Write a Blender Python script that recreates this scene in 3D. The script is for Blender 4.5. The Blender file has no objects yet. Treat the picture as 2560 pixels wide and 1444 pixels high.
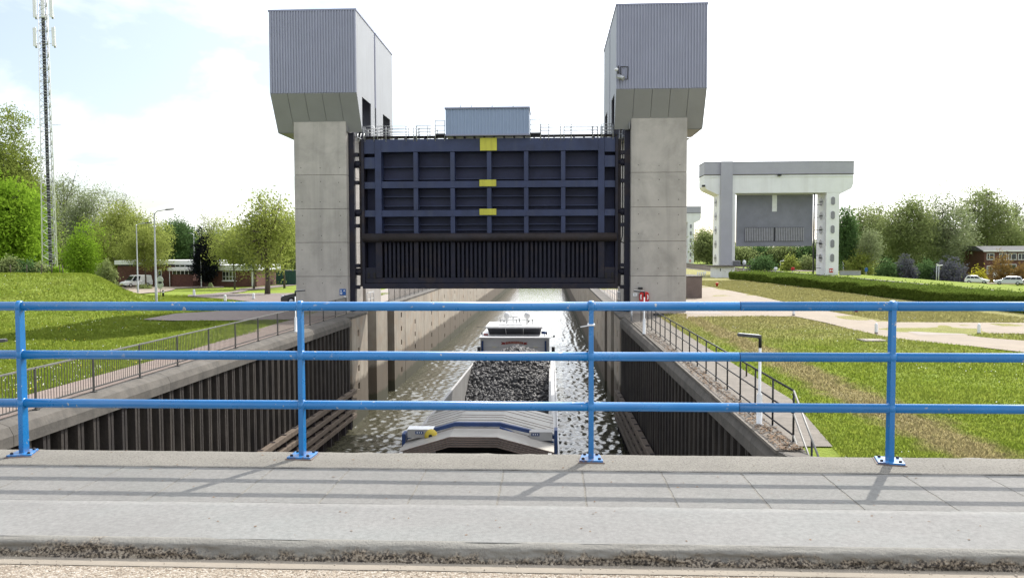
import bpy, math, random
import numpy as np
from mathutils import Vector, Matrix
random.seed(7); rng = np.random.default_rng(7)
C = bpy.context.scene.collection
R = math.radians
# ------------------------------------------------------------------ camera, sky, sun, exposure
CAMZ = 3.9; FPX = 1990.0
PITCH, YAW, ROLL = R(2.69586), R(2.76717), -0.0031
_R = np.array([math.cos(YAW), math.sin(YAW), 0])
_F = np.array([-math.sin(YAW)*math.cos(PITCH), math.cos(YAW)*math.cos(PITCH), -math.sin(PITCH)])
_U = np.cross(_R, _F)
c_, s_ = math.cos(ROLL), math.sin(ROLL)
# image content is rotated by ROLL, so the camera axes rotate the other way
_RX = c_*_R + s_*_U          # camera right
_UX = -s_*_R + c_*_U         # camera up
cam = bpy.data.cameras.new('camera'); camo = bpy.data.objects.new('camera', cam); C.objects.link(camo)
m = Matrix.Identity(4)
for i in range(3):
    m[i][0] = _RX[i]; m[i][1] = _UX[i]; m[i][2] = -_F[i]
m[0][3] = 0; m[1][3] = 0; m[2][3] = CAMZ
camo.matrix_world = m
cam.sensor_width = 36; cam.lens = 36*FPX/2560; cam.clip_start = 0.1; cam.clip_end = 6000
bpy.context.scene.camera = camo

SUN_AZ, SUN_EL = R(28.5), R(46.5)      # azimuth measured from +Y towards +X
sd = Vector((math.sin(SUN_AZ)*math.cos(SUN_EL), math.cos(SUN_AZ)*math.cos(SUN_EL), math.sin(SUN_EL)))
W = bpy.data.worlds.new('World'); bpy.context.scene.world = W; W.use_nodes = True
nt = W.node_tree; nt.nodes.clear()
def N(t, **k):
    n = nt.nodes.new(t)
    for a, b in k.items(): setattr(n, a, b)
    return n
sky = N('ShaderNodeTexSky', sky_type='NISHITA', sun_disc=False, sun_elevation=SUN_EL, sun_rotation=SUN_AZ, air_density=1.0, dust_density=1.6, ozone_density=1.0)
tc = N('ShaderNodeTexCoord'); sep = N('ShaderNodeSeparateXYZ'); nt.links.new(tc.outputs['Generated'], sep.inputs[0])
den = N('ShaderNodeMath', operation='ADD'); den.inputs[1].default_value = 0.16; nt.links.new(sep.outputs['Z'], den.inputs[0])
mx = N('ShaderNodeMath', operation='MAXIMUM'); mx.inputs[1].default_value = 0.05; nt.links.new(den.outputs[0], mx.inputs[0])
dv = N('ShaderNodeVectorMath', operation='DIVIDE'); cb = N('ShaderNodeCombineXYZ')
for i in range(3): nt.links.new(mx.outputs[0], cb.inputs[i])
nt.links.new(tc.outputs['Generated'], dv.inputs[0]); nt.links.new(cb.outputs[0], dv.inputs[1])
mp = N('ShaderNodeMapping'); mp.inputs['Location'].default_value = (4.93, 11.63, 4.86); nt.links.new(dv.outputs[0], mp.inputs[0])
nz = N('ShaderNodeTexNoise'); nz.inputs['Scale'].default_value = 0.62; nz.inputs['Detail'].default_value = 9; nz.inputs['Roughness'].default_value = 0.55; nz.inputs['Distortion'].default_value = 0.3
nt.links.new(mp.outputs[0], nz.inputs['Vector'])
cr = N('ShaderNodeValToRGB'); cr.color_ramp.elements[0].position = 0.40; cr.color_ramp.elements[1].position = 0.62
cr.color_ramp.elements[0].color = (0.17, 0.17, 0.17, 1); cr.color_ramp.elements[1].color = (0.97, 0.97, 0.97, 1)
nt.links.new(nz.outputs['Fac'], cr.inputs[0])
dp = N('ShaderNodeVectorMath', operation='DOT_PRODUCT'); nt.links.new(tc.outputs['Generated'], dp.inputs[0]); dp.inputs[1].default_value = tuple(sd)
g0 = N('ShaderNodeMath', operation='MAXIMUM'); g0.inputs[1].default_value = 0.0; nt.links.new(dp.outputs['Value'], g0.inputs[0])
g1 = N('ShaderNodeMath', operation='POWER'); g1.inputs[1].default_value = 3.0; nt.links.new(g0.outputs[0], g1.inputs[0])
g2 = N('ShaderNodeMath', operation='MULTIPLY_ADD'); g2.inputs[1].default_value = 2.0; g2.inputs[2].default_value = 0.88; nt.links.new(g1.outputs[0], g2.inputs[0])
cl = N('ShaderNodeVectorMath', operation='SCALE'); cl.inputs[0].default_value = (8.2, 8.3, 8.5); nt.links.new(g2.outputs[0], cl.inputs['Scale'])   # thin cloud, brighter towards the sun behind it
mix = N('ShaderNodeMix', data_type='RGBA'); nt.links.new(cr.outputs[0], mix.inputs['Factor'])
sk = N('ShaderNodeVectorMath', operation='SCALE'); sk.inputs['Scale'].default_value = 0.72; nt.links.new(sky.outputs[0], sk.inputs[0]); nt.links.new(sk.outputs[0], mix.inputs['A']); nt.links.new(cl.outputs[0], mix.inputs['B'])
bg = N('ShaderNodeBackground'); bg.inputs['Strength'].default_value = 0.1; nt.links.new(mix.outputs['Result'], bg.inputs[0])
wo = N('ShaderNodeOutputWorld'); nt.links.new(bg.outputs[0], wo.inputs[0])

sun = bpy.data.lights.new('sun', 'SUN'); suno = bpy.data.objects.new('sun', sun); C.objects.link(suno)
sun.energy = 2.3; sun.angle = R(0.55); sun.color = (1.0, 0.95, 0.87)
suno.rotation_euler = sd.to_track_quat('Z', 'Y').to_euler(); suno.location = (60, 100, 120)
vs = bpy.context.scene.view_settings
vs.view_transform = 'Standard'; vs.look = 'None'; vs.gamma = 1; vs.use_curve_mapping = False; vs.exposure = 1.18

# ------------------------------------------------------------------ helpers
def ray(px, py):
    x, y = px-1280, py-722
    return _F*FPX + _RX*x - _UX*y
def PZ(px, py, z=0.0):
    d = ray(px, py); t = (z-CAMZ)/d[2]; return np.array([d[0]*t, d[1]*t, z])
def PY(px, py, Y):
    d = ray(px, py); t = Y/d[1]; return np.array([d[0]*t, Y, CAMZ+d[2]*t])
def PX(px, py, X):
    d = ray(px, py); t = X/d[0]; return np.array([X, d[1]*t, CAMZ+d[2]*t])
OFF = {}
class MB:
    def __init__(s): s.v = []; s.f = []; s.sm = []
    def add(s, vs, fs, smooth=False):
        n = len(s.v); s.v += [tuple(map(float, v)) for v in vs]; s.f += [tuple(i+n for i in f) for f in fs]; s.sm += [smooth]*len(fs); return s
    def box(s, x0, x1, y0, y1, z0, z1):
        if x0 > x1: x0, x1 = x1, x0
        if y0 > y1: y0, y1 = y1, y0
        if z0 > z1: z0, z1 = z1, z0
        return s.add([(x0,y0,z0),(x1,y0,z0),(x1,y1,z0),(x0,y1,z0),(x0,y0,z1),(x1,y0,z1),(x1,y1,z1),(x0,y1,z1)],
                     [(0,3,2,1),(4,5,6,7),(0,1,5,4),(1,2,6,5),(2,3,7,6),(3,0,4,7)])
    def cbox(s, c, d):
        return s.box(c[0]-d[0]/2, c[0]+d[0]/2, c[1]-d[1]/2, c[1]+d[1]/2, c[2]-d[2]/2, c[2]+d[2]/2)
    def hexa(s, v): # 8 verts, bottom 4 ccw then top 4
        return s.add(v, [(0,3,2,1),(4,5,6,7),(0,1,5,4),(1,2,6,5),(2,3,7,6),(3,0,4,7)])
    def tube(s, pts, r, n=8, caps=True):
        pts = [Vector(p) for p in pts]; k = len(pts)
        rs = r if isinstance(r, (list, tuple)) else [r]*k
        base = len(s.v); up = None
        for i, p in enumerate(pts):
            d = (pts[min(i+1, k-1)]-pts[max(i-1, 0)]).normalized()
            a = up if up is not None else (Vector((0,0,1)) if abs(d.z) < .9 else Vector((1,0,0)))
            a = (a - d*a.dot(d)).normalized(); up = a; b = d.cross(a)
            for j in range(n):
                t = 2*math.pi*j/n
                q = p + (a*math.cos(t)+b*math.sin(t))*rs[i]; s.v.append((q.x, q.y, q.z))
        for i in range(k-1):
            for j in range(n):
                s.f.append((base+i*n+j, base+i*n+(j+1)%n, base+(i+1)*n+(j+1)%n, base+(i+1)*n+j)); s.sm.append(n > 5)
        if caps:
            s.f.append(tuple(base+j for j in reversed(range(n)))); s.sm.append(False)
            s.f.append(tuple(base+(k-1)*n+j for j in range(n))); s.sm.append(False)
        return s
    def prism(s, poly, a0, a1, axis='x'):
        # poly in the two other axes (cyclic order), extruded along axis
        n = len(poly)
        def P(a, p):
            return {'x': (a, p[0], p[1]), 'y': (p[0], a, p[1]), 'z': (p[0], p[1], a)}[axis]
        vs = [P(a0, p) for p in poly] + [P(a1, p) for p in poly]
        fs = [tuple(range(n-1, -1, -1)), tuple(range(n, 2*n))] + [(i, (i+1) % n, n+(i+1) % n, n+i) for i in range(n)]
        return s.add(vs, fs)
    def lathe(s, prof, c, n=16, axis='z'):
        base = len(s.v)
        for r, h in prof:
            for j in range(n):
                t = 2*math.pi*j/n; a, b = r*math.cos(t), r*math.sin(t)
                p = {'z': (a, b, h), 'y': (a, h, b), 'x': (h, a, b)}[axis]
                s.v.append((c[0]+p[0], c[1]+p[1], c[2]+p[2]))
        for i in range(len(prof)-1):
            for j in range(n):
                s.f.append((base+i*n+j, base+i*n+(j+1) % n, base+(i+1)*n+(j+1) % n, base+(i+1)*n+j)); s.sm.append(True)
        s.f.append(tuple(base+j for j in reversed(range(n)))); s.sm.append(False)
        e = base+(len(prof)-1)*n; s.f.append(tuple(e+j for j in range(n))); s.sm.append(False)
        return s
    def build(s, name, mat, parent=None, bevel=0, kind=None, fix=True):
        off = OFF.get(parent, (0, 0, 0)) if parent else (0, 0, 0)
        me = bpy.data.meshes.new(name)
        me.from_pydata([(v[0]-off[0], v[1]-off[1], v[2]-off[2]) for v in s.v], [], s.f)
        me.polygons.foreach_set('use_smooth', s.sm)
        if fix:
            import bmesh
            bm = bmesh.new(); bm.from_mesh(me); bmesh.ops.recalc_face_normals(bm, faces=bm.faces); bm.to_mesh(me); bm.free()
        me.update()
        return link(name, me, mat, parent, bevel, kind)
def link(name, me, mat, parent=None, bevel=0, kind=None):
    o = bpy.data.objects.new(name, me); C.objects.link(o)
    if mat is not None: me.materials.append(MAT[mat] if isinstance(mat, str) else mat)
    if parent is not None:
        o.parent = parent; OFF[o] = OFF.get(parent, (0, 0, 0))
    if bevel:
        b = o.modifiers.new('bevel', 'BEVEL'); b.width = bevel; b.segments = 2; b.limit_method = 'ANGLE'; b.angle_limit = R(40)
    if kind: o['kind'] = kind
    return o
def tag(o, label, cat, group=None):
    o['label'] = label; o['category'] = cat
    if group: o['group'] = group
    return o
def thing(name, label, cat, loc=(0, 0, 0), group=None, world=True, rz=0):
    o = bpy.data.objects.new(name, None); C.objects.link(o); o.location = tuple(map(float, loc)); o.empty_display_size = .3
    o.rotation_euler = (0, 0, rz)
    if world: OFF[o] = tuple(map(float, loc))
    return tag(o, label, cat, group)
def dup(root, loc, rz=None, label=None, scale=None):
    def cp(o, par):
        c = o.copy(); C.objects.link(c); c.parent = par
        for ch in o.children: cp(ch, c)
        return c
    r = cp(root, None); r.location = tuple(map(float, loc))
    if rz is not None: r.rotation_euler = (0, 0, rz)
    if label: r['label'] = label
    if scale: r.scale = (scale,)*3
    return r
def npmesh(name, V, F, mat, parent=None, kind=None, smooth=False):
    V = np.asarray(V, np.float32); F = np.asarray(F, np.int32); k = F.shape[1]
    if parent is not None and parent in OFF: V = V - np.array(OFF[parent], np.float32)
    me = bpy.data.meshes.new(name)
    me.vertices.add(len(V)); me.vertices.foreach_set('co', V.ravel())
    me.loops.add(F.size); me.loops.foreach_set('vertex_index', F.ravel())
    me.polygons.add(len(F)); me.polygons.foreach_set('loop_start', np.arange(0, F.size, k, dtype=np.int32))
    me.polygons.foreach_set('loop_total', np.full(len(F), k, np.int32))
    if smooth: me.polygons.foreach_set('use_smooth', np.ones(len(F), bool))
    me.update(calc_edges=True); me.validate()
    return link(name, me, mat, parent, 0, kind)
def struct(o): o['kind'] = 'structure'; return o
# value noise for geometry
def vnoise(x, y, seed=0):
    x = np.asarray(x, float); y = np.asarray(y, float)
    xi = np.floor(x).astype(np.int64); yi = np.floor(y).astype(np.int64); xf = x-xi; yf = y-yi
    def h(a, b):
        n = (a*374761393 + b*668265263 + seed*974711) & 0x7fffffff
        n = ((n ^ (n >> 13))*1274126177) & 0x7fffffff
        return ((n ^ (n >> 16)) & 0xffff)/65535.0
    u = xf*xf*(3-2*xf); v = yf*yf*(3-2*yf)
    return (h(xi, yi)*(1-u)+h(xi+1, yi)*u)*(1-v)+(h(xi, yi+1)*(1-u)+h(xi+1, yi+1)*u)*v
def fnoise(x, y, o=4, seed=0):
    a = 0; w = .5
    for i in range(o): a = a+w*vnoise(np.asarray(x)*2**i, np.asarray(y)*2**i, seed+i); w *= .5
    return a

# ------------------------------------------------------------------ materials
MAT = {}
class NB:
    def __init__(s, name):
        s.m = bpy.data.materials.new(name); s.m.use_nodes = True; s.t = s.m.node_tree; s.t.nodes.clear()
        s.out = s.n('ShaderNodeOutputMaterial'); s.pos = s.n('ShaderNodeNewGeometry').outputs['Position']
        MAT[name] = s.m
    def n(s, t, **k):
        q = s.t.nodes.new(t)
        for a, b in k.items(): setattr(q, a, b)
        return q
    def l(s, a, b): s.t.links.new(a, b)
    def noise(s, scale, detail=5, rough=.6, vec=None, stretch=None, dist=0):
        v = vec or s.pos
        if stretch:
            mpn = s.n('ShaderNodeMapping'); mpn.inputs['Scale'].default_value = stretch; s.l(v, mpn.inputs[0]); v = mpn.outputs[0]
        q = s.n('ShaderNodeTexNoise'); q.inputs['Scale'].default_value = scale; q.inputs['Detail'].default_value = detail
        q.inputs['Roughness'].default_value = rough; q.inputs['Distortion'].default_value = dist
        s.l(v, q.inputs['Vector']); return q.outputs['Fac']
    def ramp(s, fac, stops):
        q = s.n('ShaderNodeValToRGB'); e = q.color_ramp.elements
        while len(e) < len(stops): e.new(.5)
        for i, (p, c) in enumerate(stops):
            e[i].position = p; e[i].color = (*c, 1) if isinstance(c, tuple) else (c, c, c, 1)
        s.l(fac, q.inputs[0]); return q.outputs[0]
    def mix(s, fac, a, b, mode='MIX'):
        q = s.n('ShaderNodeMix', data_type='RGBA', blend_type=mode)
        for k, v in (('Factor', fac), ('A', a), ('B', b)):
            if isinstance(v, bpy.types.NodeSocket): s.l(v, q.inputs[k])
            elif k == 'Factor': q.inputs[k].default_value = v
            else: q.inputs[k].default_value = (*v, 1) if isinstance(v, tuple) else (v, v, v, 1)
        return q.outputs['Result']
    def math(s, op, a, b=None, clamp=False):
        q = s.n('ShaderNodeMath', operation=op, use_clamp=clamp)
        for i, v in enumerate((a, b)):
            if v is None: continue
            if isinstance(v, bpy.types.NodeSocket): s.l(v, q.inputs[i])
            else: q.inputs[i].default_value = v
        return q.outputs[0]
    def pbsdf(s, col, rough=.8, metal=0, bump=None, bstr=.3, bdist=.02, spec=.5, extra=None):
        p = s.n('ShaderNodeBsdfPrincipled')
        if isinstance(col, bpy.types.NodeSocket): s.l(col, p.inputs['Base Color'])
        else: p.inputs['Base Color'].default_value = (*col, 1)
        if isinstance(rough, bpy.types.NodeSocket): s.l(rough, p.inputs['Roughness'])
        else: p.inputs['Roughness'].default_value = rough
        p.inputs['Metallic'].default_value = metal; p.inputs['Specular IOR Level'].default_value = spec
        if bump is not None:
            b = s.n('ShaderNodeBump'); b.inputs['Strength'].default_value = bstr; b.inputs['Distance'].default_value = bdist
            s.l(bump, b.inputs['Height']); s.l(b.outputs[0], p.inputs['Normal'])
        s.l(p.outputs[0], s.out.inputs[0]); return p
def M(name, base, rough=.75, var=.18, scale=1.5, bump=.25, bscale=60, bdist=.01, metal=0, spec=.4, dirt=None, damt=.5, dscale=.8, streak=None, samt=.6, sscale=2.0, speck=None, grain=None):
    b = NB(name); dk = tuple(c*(1-var) for c in base); lt = tuple(min(1, c*(1+var)) for c in base)
    col = b.ramp(b.noise(scale, 8, .65), [(.3, dk), (.7, lt)])
    if dirt: col = b.mix(b.math('MULTIPLY', b.ramp(b.noise(dscale, 7, .7, dist=.4), [(.48, 0.0), (.68, 1.0)]), damt), col, dirt)
    if streak: col = b.mix(b.math('MULTIPLY', b.ramp(b.noise(sscale, 5, .6, stretch=(1, 1, .06)), [(.5, 0.0), (.72, 1.0)]), samt), col, streak)
    if grain: col = b.mix(1.0, col, b.ramp(b.noise(grain, 4, .75), [(.25, .76), (.75, 1.20)]), 'MULTIPLY')
    if speck: col = b.mix(b.ramp(b.noise(speck[1], 2, .5), [(speck[2], 0.0), (speck[2]+.05, 1.0)]), col, speck[0])
    b.pbsdf(col, rough, metal, b.noise(bscale, 4, .6), bump, bdist, spec); return b.m
M('tower_concrete', (.43,.40,.366), .85, .14, .5, .35, 18, .01, dirt=(.27,.255,.23), damt=.65, dscale=.45, streak=(.22,.21,.195), samt=.5, sscale=1.3)
M('wall_concrete', (.36,.31,.245), .85, .16, .6, .35, 18, .01, dirt=(.2,.17,.13), damt=.55, dscale=.5, streak=(.13,.115,.09), samt=.5, sscale=1.6)
M('cap_concrete', (.115,.104,.09), .9, .25, 1.2, .5, 14, .02, dirt=(.06,.056,.05), damt=.7, dscale=1.1, streak=(.055,.053,.048), samt=.5, sscale=3)
M('cladding', (.305,.315,.385), .45, .06, .4, .05, 30, .003, metal=.25)
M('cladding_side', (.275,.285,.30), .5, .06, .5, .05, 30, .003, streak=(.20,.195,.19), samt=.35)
M('cladding_shed', (.25,.31,.42), .45, .06, .4, .05, 30, .003, metal=.2)
M('cap_flashing', (.24,.25,.33), .4, .05, .4, .05, 30, metal=.3)
M('soffit', (.26,.26,.265), .6, .07, .5, .1, 30)
M('dark_opening', (.05,.05,.06), .8, .1)
M('gate_steel', (.027,.038,.092), .5, .22, .7, .2, 20, .01, dirt=(.017,.021,.05), damt=.6, dscale=.6, streak=(.07,.08,.11), samt=.35, sscale=2)
M('gate_skin', (.024,.028,.068), .6, .25, .5, .2, 20, .01, dirt=(.013,.013,.035), damt=.5, dscale=.5)
M('gate_lower', (.0095,.0095,.022), .65, .3, .9, .3, 25, .01, dirt=(.045,.03,.022), damt=.55, dscale=1.1)
M('rust_steel', (.026,.019,.020), .75, .4, 1.1, .4, 25, .015, dirt=(.03,.03,.04), damt=.6, dscale=.9)
M('yellow_plate', (.52,.50,.06), .55, .1, 1.2, .05, 30, streak=(.3,.25,.04), samt=.4, sscale=6)
M('galvanised', (.42,.43,.44), .45, .1, 4, .05, 40, metal=.6)
M('white_metal', (.72,.73,.73), .45, .06, 2, .05, 30, dirt=(.45,.43,.40), damt=.35, dscale=4)
M('black_metal', (.018,.018,.02), .45, .2, 4, .1, 40)
M('fence_steel', (.085,.082,.075), .5, .25, 5, .1, 60, metal=.2)
M('fence_top', (.19,.185,.17), .5, .2, 5, .1, 60, metal=.2)
M('dark_metal', (.05,.05,.055), .5, .2, 4, .1, 40)
M('pile_steel', (.034,.028,.024), .8, .45, .9, .5, 14, .03, dirt=(.02,.017,.018), damt=.7, dscale=.7, streak=(.10,.085,.065), samt=.45, sscale=5)
M('timber', (.13,.10,.075), .85, .35, 2, .6, 9, .02, dirt=(.055,.042,.035), damt=.6, dscale=2.0)
M('brick_path', (.215,.165,.14), .9, .18, 3, .5, 12, .01, dirt=(.19,.17,.13), damt=.5, dscale=.6)
M('quay_paving', (.165,.145,.122), .9, .25, 4, .5, 12, .01, dirt=(.11,.10,.08), damt=.5, dscale=1.5)
M('brick', (.115,.052,.042), .85, .3, 3, .3, 12, .01)
M('asphalt', (.165,.132,.118), .9, .14, 2, .3, 60, .01, dirt=(.15,.135,.12), damt=.4, dscale=.3)
M('path_concrete', (.26,.215,.165), .9, .12, 1.2, .3, 50, .01, dirt=(.22,.185,.15), damt=.5, dscale=.35)
M('pad_concrete', (.275,.24,.21), .9, .1, 1.5, .2, 50, .01, dirt=(.24,.21,.18), damt=.4, dscale=.6)
M('white_paint', (.74,.75,.76), .6, .05, .6, .05, 30, streak=(.55,.54,.52), samt=.3, sscale=1)
M('grey_paint', (.36,.36,.41), .6, .05, .6, .05, 30)
M('grey_gate', (.20,.205,.245), .6, .14, .4, .1, 20, dirt=(.14,.14,.16), damt=.5, dscale=.3)
M('dark_grille', (.035,.035,.042), .7, .2)
M('light_bar', (.30,.30,.33), .6, .15, 2)
M('window_grey', (.22,.22,.25), .35, .1)
M('red_plastic', (.50,.018,.018), .4, .08)
M('sign_blue', (.018,.09,.30), .45, .08)
M('bark', (.085,.07,.052), .9, .35, 3, .6, 12, .03)
M('pale_bark', (.22,.20,.16), .9, .35, 3, .5, 12, .02)
M('car_white', (.75,.76,.77), .25, .02, 1, .0, 30, spec=.6)
M('car_silver', (.50,.52,.55), .28, .02, 1, .0, 30, metal=.5)
M('car_black', (.012,.012,.014), .2, .05, 1, .0, 30, spec=.6)
M('tyre', (.018,.018,.018), .9, .2)
M('rim', (.45,.45,.46), .35, .1, metal=.7)
M('headlight', (.65,.66,.68), .15, .03)
M('taillight', (.35,.02,.02), .2, .05)
M('barge_grey', (.33,.325,.315), .55, .12, .9, .1, 20, dirt=(.22,.20,.185), damt=.6, dscale=.8, streak=(.22,.205,.19), samt=.4)
M('barge_white', (.66,.66,.66), .45, .06, .8, .05, 20, dirt=(.45,.43,.40), damt=.35)
M('barge_blue', (.018,.045,.14), .4, .2, 1.5, .1, 20)
M('barge_dark', (.02,.018,.017), .8, .3)
M('hatch_alu', (.36,.345,.315), .42, .09, 1.2, .1, 15, metal=.35, dirt=(.27,.25,.23), damt=.6, dscale=1.0)
M('hatch_edge', (.16,.12,.10), .7, .25, 2, .2, 20)
M('coal', (.062,.060,.062), .6, .4, 3.0, .4, 30, .02, spec=.4, speck=((.11,.107,.105), 3.4, .55))  # pale specks paint sun glints on the lumps into the colour
M('yellow_reel', (.55,.42,.05), .5, .1)
M('ribbon_red', (.26,.022,.018), .5, .12, 4)
M('lettering', (.60,.50,.38), .5, .05)
M('pale_lamp', (.75,.72,.55), .4, .05)
M('roof_dark', (.10,.10,.105), .85, .15)
M('green_container', (.02,.07,.055), .5, .15)
M('pebble', (.40,.35,.28), .7, .45, 7, .2, 60)
M('dead_leaf', (.17,.11,.065), .9, .4, 6, .2, 40)
M('daisy', (.80,.80,.78), .7, .05)
M('dandelion', (.75,.55,.03), .7, .05)
M('slab_concrete', (.182,.178,.167), .9, .10, 1.3, .55, 170, .004, dirt=(.165,.172,.16), damt=.55, dscale=1.6, speck=((.13,.12,.11), 95, .64), grain=38)
M('deck_concrete', (.20,.197,.188), .9, .09, .9, .5, 190, .004, dirt=(.20,.21,.20), damt=.55, dscale=.9, speck=((.16,.155,.145), 110, .66), grain=34)
M('edge_concrete', (.195,.183,.158), .9, .12, 2.2, .9, 110, .008, dirt=(.18,.17,.145), damt=.5, dscale=3, speck=((.10,.09,.075), 80, .58), grain=48)
def mat_glass(name, col=(.02,.024,.03)):
    b = NB(name); b.pbsdf(col, .06, 0, spec=.6)
mat_glass('glass'); mat_glass('barge_glass', (.05,.052,.06))
def mat_kerb():
    b = NB('kerb_concrete'); sp = b.n('ShaderNodeSeparateXYZ'); b.l(b.pos, sp.inputs[0])
    n = b.noise(9, 8, .75); col = b.ramp(b.noise(3, 7, .7), [(.3, (.19,.182,.162)), (.7, (.27,.262,.235))])
    grit = b.ramp(b.noise(75, 3, .6), [(.42, (.05,.043,.038)), (.56, (.30,.25,.19)), (.72, (.44,.40,.33))])
    hgt = b.math('ADD', b.math('ADD', b.math('MULTIPLY', b.math('SUBTRACT', sp.outputs['Z'], 2.372), 13.0), b.math('MULTIPLY', b.math('SUBTRACT', n, .5), 2.4)), b.math('MULTIPLY', b.math('SUBTRACT', b.noise(1.6, 4, .6), .5), 2.2))
    col = b.mix(b.ramp(hgt, [(.45, 1.0), (.85, 0.0)]), col, grit)
    b.pbsdf(col, .92, 0, b.noise(70, 5, .7), .9, .01, .3)
mat_kerb()
def mat_road():
    b = NB('road_aggregate'); v = b.n('ShaderNodeTexVoronoi'); v.inputs['Scale'].default_value = 95; b.l(b.pos, v.inputs['Vector'])
    g = b.n('ShaderNodeSeparateColor'); b.l(v.outputs['Color'], g.inputs[0])
    col = b.ramp(g.outputs[0], [(.0, (.13,.10,.072)), (.35, (.25,.205,.155)), (.7, (.34,.295,.235)), (1, (.45,.415,.36))])
    col = b.mix(b.ramp(v.outputs['Distance'], [(.5, 0.0), (.85, .7)]), col, (.22,.18,.14))
    col = b.mix(b.math('MULTIPLY', b.ramp(b.noise(2.5, 6), [(.45, 0.0), (.7, 1.0)]), .25), col, (.25,.20,.16))
    inv = b.math('SUBTRACT', 1.0, v.outputs['Distance'])
    b.pbsdf(col, .85, 0, inv, .8, .006, .4)
mat_road()
M('mortar', (.30,.262,.212), .9, .1, 4, .4, 90, .004, speck=((.22,.18,.15), 60, .68))
def mat_blue():
    b = NB('blue_paint')
    col = b.ramp(b.noise(2.2, 5), [(.3, (.001,.135,.37)), (.7, (.003,.175,.47))])
    chip = b.ramp(b.noise(26, 3, .55), [(.665, 0.0), (.685, 1.0)])
    area = b.ramp(b.noise(2.3, 2), [(.50, 0.0), (.58, 1.0)])
    chip = b.math('MULTIPLY', chip, area)
    col = b.mix(b.math('MULTIPLY', b.ramp(b.noise(7, 6, .7), [(.5, 0.0), (.75, 1.0)]), .22), col, (.05,.25,.56))
    col = b.mix(chip, col, (.42,.40,.36))
    sp = b.n('ShaderNodeSeparateXYZ'); b.l(b.pos, sp.inputs[0])
    foot = b.math('MULTIPLY', b.ramp(b.math('SUBTRACT', sp.outputs['Z'], 2.463), [(.0, 1.0), (.06, 0.0)]), b.ramp(b.noise(24, 6, .7), [(.47, 0.0), (.60, 1.0)]))   # rust creeping up from the feet
    col = b.mix(foot, col, (.13,.06,.028))
    b.pbsdf(col, b.ramp(b.noise(5, 5), [(.3, .22), (.7, .38)]), 0, b.noise(30, 3), .06, .004, .8)
mat_blue()
def mat_wet_wall():
    b = NB('chamber_concrete'); sp = b.n('ShaderNodeSeparateXYZ'); b.l(b.pos, sp.inputs[0])
    col = b.ramp(b.noise(.55, 8, .65), [(.3, (.27,.235,.19)), (.7, (.41,.36,.29))])
    col = b.mix(b.math('MULTIPLY', b.ramp(b.noise(2.2, 5, .6, stretch=(1, 1, .05)), [(.45, 0.0), (.75, 1.0)]), .5), col, (.16,.14,.115))
    col = b.mix(b.math('MULTIPLY', b.ramp(b.noise(.8, 5), [(.5, 0.0), (.7, 1.0)]), .45), col, (.36,.24,.15))
    wl = b.math('ADD', sp.outputs['Z'], b.math('MULTIPLY', b.math('SUBTRACT', b.noise(.9, 6, .7), .5), .9))
    wet = b.ramp(b.math('ADD', b.math('MULTIPLY', wl, .25), 1.5), [(.47, 1.0), (.53, 0.0)])    # stain below about z = -4
    col = b.mix(b.math('MULTIPLY', wet, .82), col, (.085,.066,.046))
    alg = b.ramp(b.math('ADD', b.math('MULTIPLY', wl, .25), 1.5), [(.0, 1.0), (.06, 0.0)])
    col = b.mix(b.math('MULTIPLY', alg, .7), col, (.035,.042,.02))
    b.pbsdf(col, .85, 0, b.noise(18, 5, .65), .35, .012, .4)
mat_wet_wall()
def mat_water():
    b = NB('water')
    col = b.ramp(b.noise(.12, 4), [(.35, (.050,.049,.032)), (.65, (.074,.070,.047))])
    p = b.pbsdf(col, .045, 0, b.noise(7, 3, .55, stretch=(1, 1.3, 1), dist=.5), .5, .02, .5); p.inputs['IOR'].default_value = 1.33
mat_water()
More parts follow.
